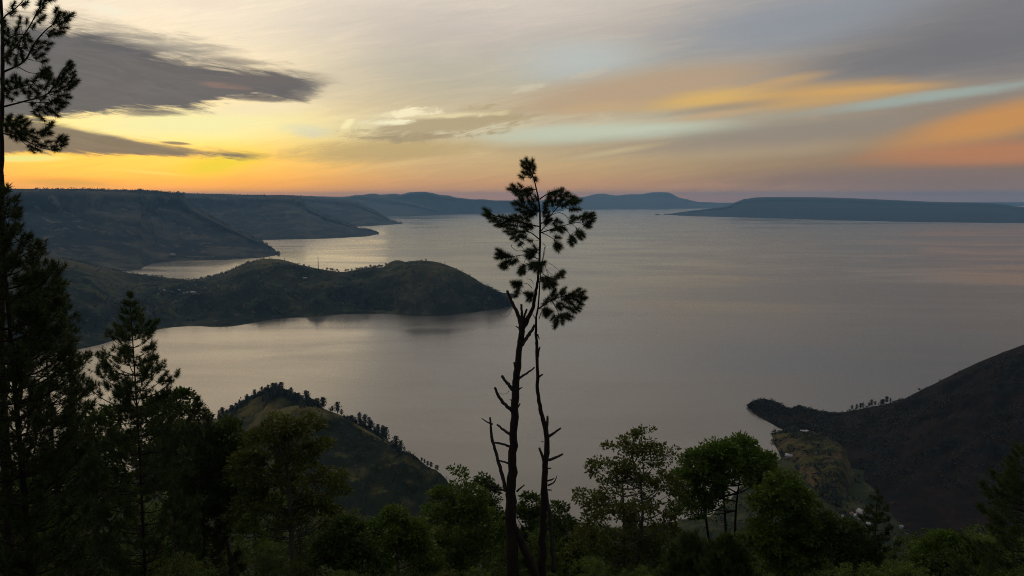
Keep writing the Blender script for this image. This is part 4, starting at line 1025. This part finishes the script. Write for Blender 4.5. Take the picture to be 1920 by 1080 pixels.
# ------------------------------------------------------------------ broadleaf trees
def broadleaf(name, lobes, Y, label, mat, clumps=150, leaves=90, lsize=.17, crad=.5, gap=0.0, group=None, stems=1, bark=None, hollow=.45, limbs=22, spread=1.0, base_px=None):
    """lobes: (px, py, radius px) of the crown's outline, built round at distance Y"""
    m2 = Y / F; clumps = int(clumps * 1.5); leaves = int(leaves * .62)
    L_ = []
    for i, (x, y, r_) in enumerate(lobes):
        L_.append((at(x, y, Y + rng.uniform(-.6, .6) * r_ * m2 * 1.2), r_ * m2))
    cx = np.mean([c[0] for c, _ in L_]) if base_px is None else at(base_px, 900, Y)[0]
    base = np.array([cx, Y, float(ground_z(np.array([cx]), np.array([Y]))[0]) - .3])
    root = root_at(name, base, label, 'tree', group)
    vol = np.array([r_ ** 2.2 for _, r_ in L_]); vol /= vol.sum()
    which = rng.choice(len(L_), clumps, p=vol)
    dirs = unit(clumps); dirs[:, 2] = np.where(dirs[:, 2] < -.45, -dirs[:, 2], dirs[:, 2])
    rad = (hollow + (1 - hollow) * rng.random(clumps)) ** .8
    C = np.array([L_[w][0] for w in which]) + dirs * (np.array([L_[w][1] for w in which]) * rad)[:, None] * np.array([1, 1.0, .92])
    mbl, mbt = MB(), MB()
    n = clumps * leaves
    ci = np.repeat(np.arange(clumps), leaves)
    cr = crad * rng.uniform(.6, 1.35, clumps)
    off = unit(n) * (rng.random(n) ** .45)[:, None] * np.array([1, 1, .62])
    P = C[ci] + off * cr[ci][:, None]
    ax = off + unit(n) * .6 + np.array([0, 0, -.15]) + dirs[ci] * .5
    add_leaves(mbl, P, ax, lsize * 1.62 * rng.uniform(.5, 1.3, n), .52)
    topz = max(c[2] for c, _ in L_); botz = min(c[2] - r_ for c, r_ in L_)
    ctr = np.mean([c for c, _ in L_], axis=0)
    ht = topz - base[2]
    for s in range(stems):
        b0_ = base + np.array([(s - (stems - 1) / 2) * .5, rng.uniform(-.3, .3), 0])
        tgt = ctr + np.array([(s - (stems - 1) / 2) * 1.6, rng.uniform(-.8, .8), (topz - ctr[2]) * .45])
        ax_ = spline([b0_, b0_ + (tgt - b0_) * .4 + rng.normal(size=3) * .25 * np.array([1, 1, .2]), b0_ + (tgt - b0_) * .75 + rng.normal(size=3) * .3 * np.array([1, 1, .2]), tgt], 20)
        r0_ = .017 * ht / math.sqrt(stems)
        tube(mbt, ax_, np.linspace(r0_, r0_ * .22, 20), 7, True, .06)
        sel = rng.choice(clumps, min(clumps, limbs), replace=False)
        for j in sel:
            cand = np.linalg.norm(ax_ + np.array([0, 0, .0]) - (C[j] - np.array([0, 0, .35 * np.linalg.norm(C[j][:2] - ctr[:2]) + .5])), axis=1)
            i = int(np.argmin(cand)); i = max(7, min(18, i))
            o_ = ax_[i]; e_ = C[j]
            m_ = (o_ + e_) / 2 + np.array([0, 0, -.12 * np.linalg.norm(e_ - o_)]) + rng.normal(size=3) * .08
            tube(mbt, spline([o_, m_, e_], 7), np.linspace(r0_ * .36, .012, 7), 5)
    mbt.build('trunk', bark or M_bbark, root)
    mbl.build('crown', mat, root, False)
    settle(root)
    return root
broadleaf('broadleaf_tree', [(1205, 828, 32), (1160, 850, 34), (1250, 862, 34), (1200, 875, 45), (1130, 885, 30), (1175, 925, 60), (1105, 950, 38), (1250, 925, 42), (1140, 985, 55), (1215, 985, 55), (1110, 1040, 60), (1190, 1050, 70), (1250, 1020, 45)], 62,
          'airy broadleaf tree with gaps in its crown, tallest just right of the two bare pines', M_leaf['olive'], 300, 62, .19, .55, limbs=40, stems=2, hollow=.62)
broadleaf('broadleaf_tree', [(1395, 848, 34), (1350, 858, 36), (1425, 872, 32), (1310, 872, 34), (1372, 885, 42), (1285, 905, 30), (1330, 905, 36), (1425, 905, 26), (1300, 950, 38), (1340, 935, 26)], 66,
          'bright green tree with bare stems showing the lake beneath its rounded crown', M_leaf['bright'], 240, 95, .2, .6, limbs=26, stems=3, bark=M_pbark, base_px=1388)
broadleaf('broadleaf_tree', [(1468, 915, 34), (1440, 945, 38), (1500, 945, 34), (1470, 985, 55), (1515, 1000, 42), (1430, 1015, 45), (1480, 1050, 60)], 58,
          'round dense green tree beside the grassy bank at right', M_leaf['green'], 230, 100, .19, .55)
broadleaf('broadleaf_tree', [(858, 900, 26), (838, 935, 32), (885, 935, 30), (820, 975, 36), (862, 980, 48), (900, 985, 40), (840, 1040, 60), (900, 1045, 55), (930, 1010, 40)], 62,
          'upright mid green tree left of the thick bare trunk', M_leaf['green'], 210, 90, .19, .55)
broadleaf('broadleaf_tree', [(910, 905, 16), (918, 930, 22), (905, 960, 28), (925, 985, 30)], 78, 'small dark tree peeping out behind the thick bare trunk', M_leaf['dark'], 80, 80, .22, .55)
broadleaf('broadleaf_tree', [(742, 970, 26), (715, 1000, 32), (770, 1000, 32), (742, 1030, 45), (700, 1050, 40), (790, 1050, 40)], 54, 'small rounded green tree below the near hill', M_leaf['green'], 170, 90, .17, .5)
broadleaf('broadleaf_tree', [(520, 803, 28), (575, 803, 30), (495, 832, 36), (545, 835, 40), (605, 850, 28), (470, 880, 42), (560, 885, 50), (610, 920, 42), (520, 930, 60), (590, 975, 50), (480, 970, 55)], 56,
          'large spreading broadleaf tree in front of the near hill', M_leaf['olive'], 300, 75, .18, .55, limbs=40, hollow=.6)
broadleaf('broadleaf_tree', [(428, 815, 30), (400, 840, 36), (440, 860, 40), (395, 890, 48), (440, 925, 50), (390, 970, 55)], 60, 'dark broadleaf tree between the candle-tipped pine and the large spreading tree', M_leaf['dark'], 220, 85, .19, .6)
broadleaf('broadleaf_tree', [(330, 752, 28), (300, 785, 40), (355, 785, 36), (280, 830, 45), (335, 840, 55), (300, 900, 60), (360, 910, 50)], 63, 'dark bushy tree behind the young pointed pine', M_leaf['dark'], 220, 80, .2, .6)
broadleaf('broadleaf_tree', [(995, 945, 22), (980, 975, 30), (1012, 985, 32), (985, 1025, 40), (1000, 1060, 45)], 74, 'dark tree filling the gap between the two bare trunks', M_leaf['dark'], 110, 80, .22, .55)
broadleaf('broadleaf_tree', [(1045, 962, 22), (1060, 990, 28), (1032, 1000, 30), (1050, 1040, 42), (1090, 1045, 45)], 70, 'low dark tree just right of the slim bare pine', M_leaf['dark'], 110, 80, .21, .55)
broadleaf('broadleaf_tree', [(1770, 1022, 28), (1745, 1045, 32), (1805, 1042, 32), (1775, 1070, 42)], 50, 'light yellowish green bushy tree at the bottom right', M_leaf['bright'], 130, 95, .16, .5)
broadleaf('broadleaf_tree', [(650, 1000, 36), (620, 1040, 40), (675, 1050, 42)], 50, 'dark bushy tree at the bottom below the face of the near hill', M_leaf['dark'], 120, 90, .17, .5)
broadleaf('broadleaf_tree', [(190, 800, 40), (160, 850, 50), (215, 860, 50), (180, 930, 70), (120, 900, 60)], 52, 'dark bushy tree in deep shade between the dense dark pine and the young pointed one', M_leaf['dark'], 220, 75, .19, .6)
broadleaf('broadleaf_tree', [(1560, 985, 30), (1590, 1010, 36), (1545, 1030, 40), (1610, 1050, 44)], 57, 'dark bushy tree beside the thin dark pine, below the grassy bank', M_leaf['dark'], 140, 85, .18, .55)
broadleaf('broadleaf_tree', [(40, 930, 50), (15, 980, 60), (80, 1000, 55), (40, 1050, 60)], 36, 'shaded green bush at the bottom left corner', M_leaf['green'], 180, 85, .13, .45)

# shaded trees that fill the slope below: a few built once, then copied
protos = []
for k, (mt, nm) in enumerate((('dark', 'a'), ('olive', 'b'), ('green', 'c'))):
    r_ = broadleaf('forest_tree', [(960, 560, 60), (915, 600, 70), (1005, 600, 70), (960, 640, 110), (900, 680, 90), (1020, 690, 90), (940, 780, 120), (1000, 830, 110)], 60,
                   'shaded forest tree in the dark thicket along the bottom', M_leaf[mt], 170, 75, .21, .65, group='forest trees of the dark thicket')
    protos.append(r_)
fill = []
for px in np.linspace(-60, 1980, 30):
    fill.append((px + rng.uniform(-25, 25), rng.uniform(62, 80), rng.uniform(1000, 1035)))
for px in np.linspace(-40, 1960, 24):
    fill.append((px + rng.uniform(-30, 30), rng.uniform(38, 50), rng.uniform(1035, 1075)))
for px in (790, 830, 880, 930, 975, 1030, 1080, 1120, 1180, 1240):
    fill.append((px + rng.uniform(-15, 15), rng.uniform(64, 84), rng.uniform(975, 1010)))
for px in (1480, 1540, 1720, 1840, 1890):
    fill.append((px + rng.uniform(-15, 15), rng.uniform(50, 70), rng.uniform(985, 1030)))
for px in (60, 130, 250, 310, 400, 470, 560, 640):
    fill.append((px + rng.uniform(-15, 15), rng.uniform(62, 85), rng.uniform(900, 960)))
def dup(r_):
    c = r_.copy(); COL.objects.link(c)
    for ch in r_.children:
        d = ch.copy(); COL.objects.link(d); d.parent = c; d.matrix_parent_inverse = ch.matrix_parent_inverse.copy()
    return c
used = [False] * 3
PH = [max((ch.matrix_parent_inverse @ Vector(c)).z for ch in p.children for c in ch.bound_box) for p in protos]
for i, (px, Y, py) in enumerate(fill):
    if 1330 < px < 1460 and py < 1045: py = 1050
    k = i % 3 if not 1000 < px < 1900 else (0, 2, 2)[i % 3]
    o = protos[k] if not used[k] else dup(protos[k]); used[k] = True
    tp = at(px, py, Y); gz_ = float(ground_z(np.array([tp[0]]), np.array([Y]))[0]) - .3
    o.location = (tp[0], Y, gz_)
    o.rotation_euler.z = rng.uniform(0, 6.28)
    s_ = (tp[2] - gz_) / PH[k]
    o.scale = (s_ * 1.15, s_ * 1.15, s_)
    where = [w for x_, w in ((90, 'at the bottom left corner'), (200, 'below the dense dark pines at left'), (330, 'under the young pointed pine'), (460, 'below the candle-tipped pine'), (640, 'under the large spreading tree before the near hill'),
             (800, 'below the face of the near hill'), (920, 'left of the thick bare trunk'), (1010, 'between the feet of the two bare pines'), (1100, 'right of the slim bare trunk'), (1280, 'under the airy broadleaf tree'),
             (1450, 'below the bright green tree'), (1590, 'below the grassy bank'), (1740, 'around the thin dark pine at right'), (1860, 'by the light yellowish green bush'), (9999, 'at the foot of the pine on the right edge')) if px < x_][0]
    row = 'front' if py > 1033 else 'middle' if py > 998 else 'back'
    o['label'] = '%s forest tree %s, %s row' % (('dark green', 'olive', 'mid green')[k], where, row)

# undergrowth on the slope
mb = MB()
n_c = 3600
a_ = np.radians(rng.uniform(-44, 44, n_c)); d_ = 9 + 100 * rng.random(n_c) ** .8
cx_, cy_ = d_ * np.sin(a_), d_ * np.cos(a_); cz_ = ground_z(cx_, cy_)
lv = 26
ci = np.repeat(np.arange(n_c), lv); off = unit(n_c * lv); off[:, 2] = np.abs(off[:, 2])
sz = rng.uniform(.5, 1.6, n_c) * np.clip(d_ / 40, .5, 1.3)
P = np.stack([cx_, cy_, cz_], 1)[ci] + off * sz[ci][:, None] * np.array([1.2, 1.2, .9]) * (rng.random(n_c * lv) ** .5)[:, None]
add_leaves(mb, P, off + unit(n_c * lv) * .7, .22 * np.clip(d_[ci] / 40, .5, 1.6) * rng.uniform(.6, 1.4, n_c * lv))
tag(mb.build('undergrowth', M_leaf['olive'], None, False), kind='stuff')

# ------------------------------------------------------------------ small trees, houses and the mast on the land beyond
def nearest_z(P, x, y):
    d = (P[..., 0] - x) ** 2 + (P[..., 1] - y) ** 2
    return float(P[..., 2].ravel()[np.argmin(d)])
def crest_point(P, px, lo_=1.8):           # the skyline point of a landform on the bearing of photo column px
    az_ = (px - 960) / F / CP
    k = np.abs(P[..., 0] / P[..., 1] * 1.0 - (px - 960) / F / (CP + 0.0)) < 0.0045
    el_ = np.where(k, (P[..., 2] - H) / P[..., 1], -9)
    i = np.unravel_index(np.argmax(el_), el_.shape)
    return P[i].copy()
def small_tree_mesh(kind, mat_l, seed):
    mbt, mbl = MB(), MB()
    if kind == 'pine':                     # bare stem, flat layered crown
        tube(mbt, spline([[0, 0, -1], [.3, 0, 6], [0, .2, 12], [0, 0, 16.5]], 8), np.linspace(.32, .06, 8), 5)
        n = 420; L_ = rng.integers(0, 6, n)
        zc = np.array([5.5, 7.8, 10.0, 12.2, 14.2, 16.2])[L_]; rr = np.array([3.3, 4.2, 4.5, 4.3, 3.6, 2.2])[L_]
        a_ = rng.uniform(0, 6.28, n); r_ = rr * np.sqrt(rng.random(n)) * (0.75 + .45 * np.sin(a_ * 3 + L_ * 2.1 + seed))
        c = np.stack([r_ * np.cos(a_), r_ * np.sin(a_), zc + rng.normal(size=n) * .35 + r_ * .12], 1)
        add_leaves(mbl, c, unit(n) * np.array([1, 1, .5]), rng.uniform(1.1, 1.9, n), .75)
    else:
        tube(mbt, spline([[0, 0, -1], [.2, 0, 3], [0, .2, 7]], 6), np.linspace(.35, .12, 6), 5)
        n = 260; c = []
        lob = [(rng.uniform(-2, 2), rng.uniform(-2, 2), rng.uniform(4, 8), rng.uniform(1.6, 2.8)) for _ in range(6)]
        w = rng.integers(0, 6, n); u_ = unit(n) * (rng.random(n) ** .4)[:, None]
        c = np.array([lob[i][:3] for i in w]) + u_ * np.array([lob[i][3] for i in w])[:, None]
        add_leaves(mbl, c, unit(n), rng.uniform(.8, 1.5, n), .7)
    return mbt.mesh('trunk', M_pbark), mbl.mesh('crown', mat_l, False)
M_ridge = leaf_mat('ridge_tree_leaves', (0.010, 0.014, 0.007), (0.024, 0.03, 0.012), .15)
PINES = [small_tree_mesh('pine', M_ridge, s) for s in range(4)]
BROADS = [small_tree_mesh('broad', M_ridge, s) for s in range(3)]
def small_tree(name, p, s, meshes, label, group=None):
    r_ = obj(name, None, None, p, (0, 0, rng.uniform(0, 6.28)), (s * rng.uniform(.9, 1.2), s * rng.uniform(.9, 1.2), s))
    tag(r_, label, 'tree', group)
    t_, c_ = meshes[int(rng.integers(0, len(meshes)))]
    obj('trunk', t_, r_); obj('crown', c_, r_)
    return r_
lab = 'small dark pine in the row along the crest of the near hill'
pxs = list(np.arange(398, 500, 4.2)) + list(np.arange(494, 606, 3.0)) + list(np.arange(612, 646, 6)) + list(np.arange(652, 700, 4.4)) + list(np.arange(698, 752, 4))
for px in pxs:
    px += rng.uniform(-2, 2)
    c_ = crest_point(nearP, px)
    c_ = c_ + np.array([rng.uniform(-3, 3), (rng.uniform(-24, 0) if rng.random() < .75 else rng.uniform(-55, -20)) if px < 605 else rng.uniform(-14, 1), 0])
    z = nearest_z(nearP, c_[0], c_[1])
    s = rng.uniform(.5, 1.12) * (1.1 if 480 < px < 560 else .95) * (1.25 if px > 600 else 1)
    small_tree('crest_tree', (c_[0], c_[1], z - .3), s, PINES if rng.random() < .72 else BROADS, 'small dark tree %s of the near hill crest' % [w for x_, w in ((440, 'at the low left end'), (485, 'on the left flank'), (530, 'on the summit'), (570, 'just right of the summit'), (608, 'on the right shoulder'), (648, 'in the first clump down the right side'), (700, 'in the second clump down the right side'), (999, 'in the last clump down the right side')) if px < x_][0], 'trees on the crest of the near hill')
cs = []
for px in np.concatenate([rng.uniform(396, 606, 420), rng.uniform(648, 752, 120)]):
    c_ = crest_point(nearP, px); c_ = c_ + np.array([rng.uniform(-4, 4), rng.uniform(-20, 2), 0]); c_[2] = nearest_z(nearP, c_[0], c_[1]) - .5; cs.append(c_)
crest_scrub = np.array(cs)
for px in (757, 792, 797, 803, 809, 818, 822):
    c_ = crest_point(nearP, px); small_tree('pine_tree', c_ - np.array([0, 0, .3]), rng.uniform(.35, .55), PINES, 'tiny pine on the low right end of the near hill', 'tiny pines on the low end of the near hill')
for px, dyy in ((560, -60), (583, -45), (593, -50), (605, -70), (618, -55), (632, -48), (655, -60), (672, -40), (688, -50), (640, -90), (700, -75), (730, -60), (755, -75), (770, -45), (610, -110), (575, -90)):
    c_ = crest_point(nearP, px); x_, y_ = c_[0], c_[1] + dyy
    small_tree('shrub_tree', (x_, y_, nearest_z(nearP, x_, y_) - .3), rng.uniform(.4, .75), BROADS, 'lone dark shrubby tree scattered on the face of the near hill', 'shrubby trees on the face of the near hill')

lab = 'small dark tree on the skyline of the headland'
for px in list(np.arange(622, 722, 4.0)) + [462, 470, 497, 512, 541, 572, 578, 592, 612, 616, 803, 838, 856, 862, 872, 889, 899, 908] + list(np.arange(926, 962, 5)):
    c_ = crest_point(headP, px + rng.uniform(-1.5, 1.5))
    dense = 622 <= px < 722
    small_tree('skyline_tree', c_ + np.array([rng.uniform(-4, 4), rng.uniform(-10, 4), -1 - (2 if dense else 0)]), rng.uniform(.9, 1.7) if dense else rng.uniform(.45, .9), BROADS, ('small dark tree in the unbroken row on the headland skyline right of the mast' if dense else [w for x_, w in ((555, 'tiny tree on top of the left knoll of the headland'), (600, 'tiny tree on the slope just left of the headland mast'), (620, 'tiny tree just right of the foot of the headland mast'), (845, 'tiny tree on top of the right knoll of the headland'), (920, 'tiny tree on the slope running down to the headland tip'), (999, 'tiny tree on the low tip of the headland')) if px < x_][0]), 'small trees on the skyline of the headland')
lab = 'small tree on the saddle behind the burnt hill point'
for px, s in ((1533, .62), (1540, .3), (1552, .35), (1585, .3), (1597, .35), (1601, .6), (1606, .85), (1611, .7), (1615, .8), (1621, .85), (1626, .8), (1638, .9), (1643, 1.0), (1648, .8), (1655, .6), (1660, .8), (1665, .9), (1671, 1.0), (1677, .8), (1682, .6), (1587, .5), (1564, .4), (1512, .3), (1633, .7), (1663, 1.0)):
    c_ = crest_point(burntP, px)
    small_tree('saddle_tree', c_ - np.array([0, 0, .4]), s * .78 * rng.uniform(.75, 1.15), PINES if s > .7 else BROADS, ('small pine on the saddle behind the burnt hill point' if s > .7 else 'low bushy tree on the saddle behind the burnt hill point'), 'small trees on the saddle behind the burnt hill')
c_ = crest_point(burntP, 1731)
small_tree('lone_tree', c_ - np.array([0, 0, .2]), .62, BROADS, 'single small tree alone on the skyline of the burnt hill slope', None)

# scattered thickets: countless dots of trees and shrubs
M_puff = leaf_mat('thicket_leaves', (0.006, 0.011, 0.006), (0.024, 0.032, 0.014), .1)
def thicket(name, pts, hgt, mat, n=16):
    mb = MB(); N_ = len(pts); pts = np.asarray(pts); hgt = np.broadcast_to(hgt, (N_,))
    ci = np.repeat(np.arange(N_), n); u_ = unit(N_ * n) * (rng.random(N_ * n) ** .4)[:, None]
    c = pts[ci] + (u_ * np.array([.55, .55, .5]) + np.array([0, 0, .5])) * hgt[ci][:, None]
    add_leaves(mb, c, unit(N_ * n), .42 * hgt[ci] * rng.uniform(.7, 1.3, N_ * n), .8)
    return tag(mb.build(name, mat, None, False), kind='stuff')
def pick(P, n, wfun, vmin, vmax):
    nv_, nu2 = P.shape[:2]
    i = rng.integers(int(vmin * nv_), int(vmax * nv_), n * 6); j = rng.integers(0, nu2, n * 6)
    p = P[i, j] + rng.uniform(-3, 3, (n * 6, 3)) * np.array([1, 1, 0])
    k = rng.random(n * 6) < wfun(p)
    return p[k & (p[:, 2] > 1)][:n]
hv1 = at(510, 487, 3300); hv2 = at(830, 520, 2800)
def hw_(p):
    w = .35 + 1.1 * fbm(p[:, 0] / 120, p[:, 1] / 120, 4, 61)
    w = w + .35 * np.exp(-((p[:, 0] - at(380, 540, 3000)[0]) / 350) ** 2 - ((p[:, 1] - 2950) / 200) ** 2)
    w = w * (1 - .9 * np.exp(-((p[:, 0] - hv1[0]) / 160) ** 2 - ((p[:, 1] - hv1[1]) / 150) ** 2)) * (1 - .8 * np.exp(-((p[:, 0] - hv2[0]) / 170) ** 2 - ((p[:, 1] - hv2[1]) / 350) ** 2))
    return np.clip(w, .01, 1)
thicket('crest_thicket', crest_scrub, rng.uniform(2.5, 8, len(crest_scrub)), M_puff, 16)
M_puff2 = leaf_mat('slope_thicket_leaves', (0.009, 0.010, 0.004), (0.032, 0.03, 0.012), .15)
cs = []
for px in rng.uniform(1480, 1700, 160):
    c_ = crest_point(burntP, px) + np.array([rng.uniform(-4, 4), rng.uniform(-22, 1), 0]); c_[2] = nearest_z(burntP, c_[0], c_[1]) - .4; cs.append(c_)
thicket('saddle_thicket', cs, rng.uniform(1.2, 4.5, len(cs)), M_puff, 14)
pp = pick(headP, 4600, hw_, .08, .66)
thicket('thicket', pp - np.array([0, 0, .5]), rng.uniform(3, 10, len(pp)), M_puff, 14)
pp = pick(burntP, 4200, lambda p: np.clip(.25 + 1.2 * fbm(p[:, 0] / 50, p[:, 1] / 50, 4, 65), 0.02, 1), .12, .58)
thicket('thicket', pp - np.array([0, 0, .4]), rng.uniform(1.5, 5.5, len(pp)), M_puff2, 12)
pp = pick(nearP, 1500, lambda p: np.clip(.15 + 1.1 * fbm(p[:, 0] / 30, p[:, 1] / 30, 4, 69), 0.02, 1), .1, .47)
thicket('thicket', pp - np.array([0, 0, .3]), rng.uniform(1.0, 3.2, len(pp)), M_puff, 12)
for E_, n_, hh in ((esc1, 1500, (9, 20)), (esc2, 900, (10, 22)), (esc3, 500, (12, 24))):     # rim of the plateau
    pp = pick(E_, n_, lambda p: np.clip(.5 + 1.6 * fbm(p[:, 0] / 300, p[:, 1] / 300, 4, 81), .02, 1), .57, .66)
    thicket('plateau_thicket', pp - np.array([0, 0, 1.0]), rng.uniform(*hh, len(pp)), M_puff, 9)

bp_ = np.array([a + (b - a) * t_ for a, b in zip(bk1, bk4) for t_ in rng.random(46)])
bp_ = bp_ + rng.uniform(-9, 9, bp_.shape) * np.array([1, 1, 0])
bp_[:, 2] = [max(nearest_z(bankP, x, y), .2) for x, y in bp_[:, :2]]
thicket('bank_thicket', bp_ - np.array([0, 0, .3]), rng.uniform(1.5, 6, len(bp_)), M_puff, 16)
# valley floor: thickets, houses, track
vx = rng.uniform(*[at(q, 960, 880)[0] for q in (1300, 1960)], 2200); vy = rng.uniform(700, 1010, 2200)
keep = fbm(vx / 35, vy / 35, 4, 91) > -.05
vz_ = ground_z(vx, vy); keep &= vz_ > 2
thicket('valley_thicket', np.stack([vx, vy, vz_], 1)[keep], rng.uniform(2, 6, keep.sum()), M_puff, 14)

M_wall = simple_mat('house_wall', (0.2, 0.185, 0.165), .9, .15, .4)
M_roofs = [simple_mat('pale_roof', (0.27, 0.275, 0.285), .8, .12, .6, .4), simple_mat('rust_roof', (0.22, 0.12, 0.08), .7, .3, .6), simple_mat('grey_roof', (0.17, 0.175, 0.185), .8, .2, .6, .4)]
M_glass = simple_mat('house_window', (0.03, 0.035, 0.04), .2, .1, 1, .5)
def box(mb, x0, x1, y0, y1, z0, z1):
    v = [[x, y, z] for z in (z0, z1) for x, y in ((x0, y0), (x1, y0), (x1, y1), (x0, y1))]
    mb.add(v, None, [[0, 3, 2, 1], [4, 5, 6, 7], [0, 1, 5, 4], [1, 2, 6, 5], [2, 3, 7, 6], [3, 0, 4, 7]])
def house_mesh(w, l, h, rh, roofm):
    a, b, c, d = MB(), MB(), MB(), MB()
    box(a, -w / 2, w / 2, -l / 2, l / 2, -2, h)
    a.add([[-w / 2, -l / 2, h], [w / 2, -l / 2, h], [0, -l / 2, h + rh], [-w / 2, l / 2, h], [w / 2, l / 2, h], [0, l / 2, h + rh]], [[0, 1, 2], [4, 3, 5]])
    ov = .5
    for s in (-1, 1):
        e = np.array([s * (w / 2 + ov), 0, h - rh * ov / (w / 2)]); r_ = np.array([0, 0, h + rh + .05])
        v = [e + [0, -l / 2 - ov, 0], e + [0, l / 2 + ov, 0], r_ + [0, l / 2 + ov, 0], r_ + [0, -l / 2 - ov, 0]]
        v = np.array(v); v2 = v + np.array([0, 0, .18])
        b.add(np.concatenate([v, v2]), None, [[0, 3, 2, 1], [4, 5, 6, 7], [0, 1, 5, 4], [1, 2, 6, 5], [2, 3, 7, 6], [3, 0, 4, 7]])
    box(c, -.55, .55, -l / 2 - .06, -l / 2 + .02, 0, 2.1)
    for x in (-w * .32, w * .32): box(d, x - .6, x + .6, -l / 2 - .05, -l / 2 + .02, 1.0, 2.2)
    for s in (-1, 1):
        for y in (-l * .28, 0, l * .28): box(d, s * w / 2 - .05, s * w / 2 + .05, y - .6, y + .6, 1.0, 2.2)
    return [('wall', a.mesh('wall', M_wall, False)), ('roof', b.mesh('roof', roofm, False)), ('door', c.mesh('door', M_dead, False)), ('window', d.mesh('window', M_glass, False))]
HM = [house_mesh(7, 11, 3.4, 2.4, M_roofs[0]), house_mesh(6, 8, 3.0, 2.2, M_roofs[1]), house_mesh(9, 16, 4.2, 2.8, M_roofs[0]), house_mesh(6.5, 9, 3.2, 1.6, M_roofs[2])]
def house(p, rz, k, label, group=None, s=1.0):
    r_ = obj('house', None, None, p, (0, 0, rz), s); tag(r_, label, 'house', group)
    for nm, me in HM[k]: obj(nm, me, r_)
    return r_
def surf_at(P, px, py):                    # where the sight line meets a landform
    d = ray(px, py); d = d / np.linalg.norm(d)
    v = P - np.array([0, 0, H]); t_ = v @ d
    off = np.linalg.norm(v - t_[..., None] * d, axis=-1) + t_ * 0.002
    i = np.unravel_index(np.argmin(off), off.shape)
    return P[i].copy()
house(surf_at(headP, 362, 551) + [0, 0, 1], 1.2, 2, 'biggest pale-roofed house in the headland village', None, 1.25)
vg = 'houses of the headland village'
for i, (px, py) in enumerate(((352, 549), (371, 552), (345, 551), (322, 550), (297, 552), (420, 545), (392, 549), (366, 535), (372, 530), (364, 527), (410, 538), (335, 547), (309, 545), (385, 541))):
    house(surf_at(headP, px, py) + [0, 0, .5], rng.uniform(0, 3.14), (0, 1, 3, 0, 3, 0)[i % 6], 'tiny house among the trees of the headland village', vg, rng.uniform(.8, 1.15))
house(surf_at(headP, 571, 523), 1.5, 2, 'lone pale-roofed house on the slope of the headland below the mast', None, .9)
house(surf_at(esc1, 325, 479) + [0, 0, 2], 1.4, 2, 'pale building at the foot of the escarpment by the water', None, 1.9)
def gpt(px, py):                           # where the sight line meets the valley floor
    p = on(px, py, 8.0)
    for _ in range(4): p = on(px, py, max(float(ground_z(p[0:1], p[1:2])[0]), 1.0))
    return p
house(gpt(1620, 967), .5, 2, 'largest pale-roofed house on the valley floor, just left of the thin dark pine', None, 1.0)
for i, (px, py) in enumerate(((1566, 968), (1578, 971), (1597, 966), (1605, 970), (1570, 987), (1553, 1003), (1586, 990), (1612, 975), (1560, 978), (1630, 985), (1690, 990))):
    house(gpt(px, py), rng.uniform(0, 3.14), (0, 3, 1)[i % 3], 'small house scattered on the valley floor below the burnt hill', 'small houses on the valley floor', rng.uniform(.55, .8))
house(on(1480, 858, 6), .8, 0, 'pale-roofed house on the shore below the grassy bank', None, 1.0)
house(surf_at(burntP, 1516, 816) + [0, 0, 1], .3, 2, 'long pale-roofed house above the grassy bank, near the bare point', None, .9)
house(surf_at(burntP, 1505, 812) + [0, 0, .5], 1.3, 0, 'smaller pale-roofed house left of the long one above the grassy bank', None, .8)

# lattice mast on the headland
mp_ = crest_point(headP, 604); mp_[2] -= 2
mast = obj('radio_mast', None, None, mp_); tag(mast, 'thin lattice radio mast on the skyline of the headland', 'mast')
M_steel = simple_mat('mast_steel', (0.2, 0.16, 0.13), .6, .15, 1, .4)
hm_ = 56.0
for i in range(3):
    a_ = i * 2.094; mb = MB()
    tube(mb, [[2.4 * math.cos(a_), 2.4 * math.sin(a_), 0], [.5 * math.cos(a_), .5 * math.sin(a_), hm_]], [.5, .32], 5)
    mb.build('leg', M_steel, mast)
mb = MB()
for k in range(14):
    z0_, z1_ = hm_ * k / 14, hm_ * (k + 1) / 14
    for i in range(3):
        a_, b_ = i * 2.094, (i + 1) * 2.094; r0_, r1_ = 2.4 - 1.9 * k / 14, 2.4 - 1.9 * (k + 1) / 14
        tube(mb, [[r0_ * math.cos(a_), r0_ * math.sin(a_), z0_], [r1_ * math.cos(b_), r1_ * math.sin(b_), z1_]], .24, 4)
        tube(mb, [[r0_ * math.cos(a_), r0_ * math.sin(a_), z0_], [r0_ * math.cos(b_), r0_ * math.sin(b_), z0_]], .24, 4)
mb.build('bracing', M_steel, mast)
for k, z_ in enumerate((50, 44)):
    mb = MB(); tube(mb, [[.9, -.4, z_ - 1.2], [.9, -.4, z_ + 1.2]], .5, 8); mb.build('antenna', M_wall, mast)
pole = obj('utility_pole', None, None, crest_point(burntP, 1550)); tag(pole, 'thin pole sticking up from the saddle behind the burnt hill point', 'pole')
mb = MB(); tube(mb, [[0, 0, -1], [0, 0, 13]], [.2, .12], 6); mb.build('shaft', M_dead, pole)
mb = MB(); tube(mb, [[-1.2, 0, 11.5], [1.2, 0, 11.5]], .12, 5); mb.build('crossarm', M_dead, pole)
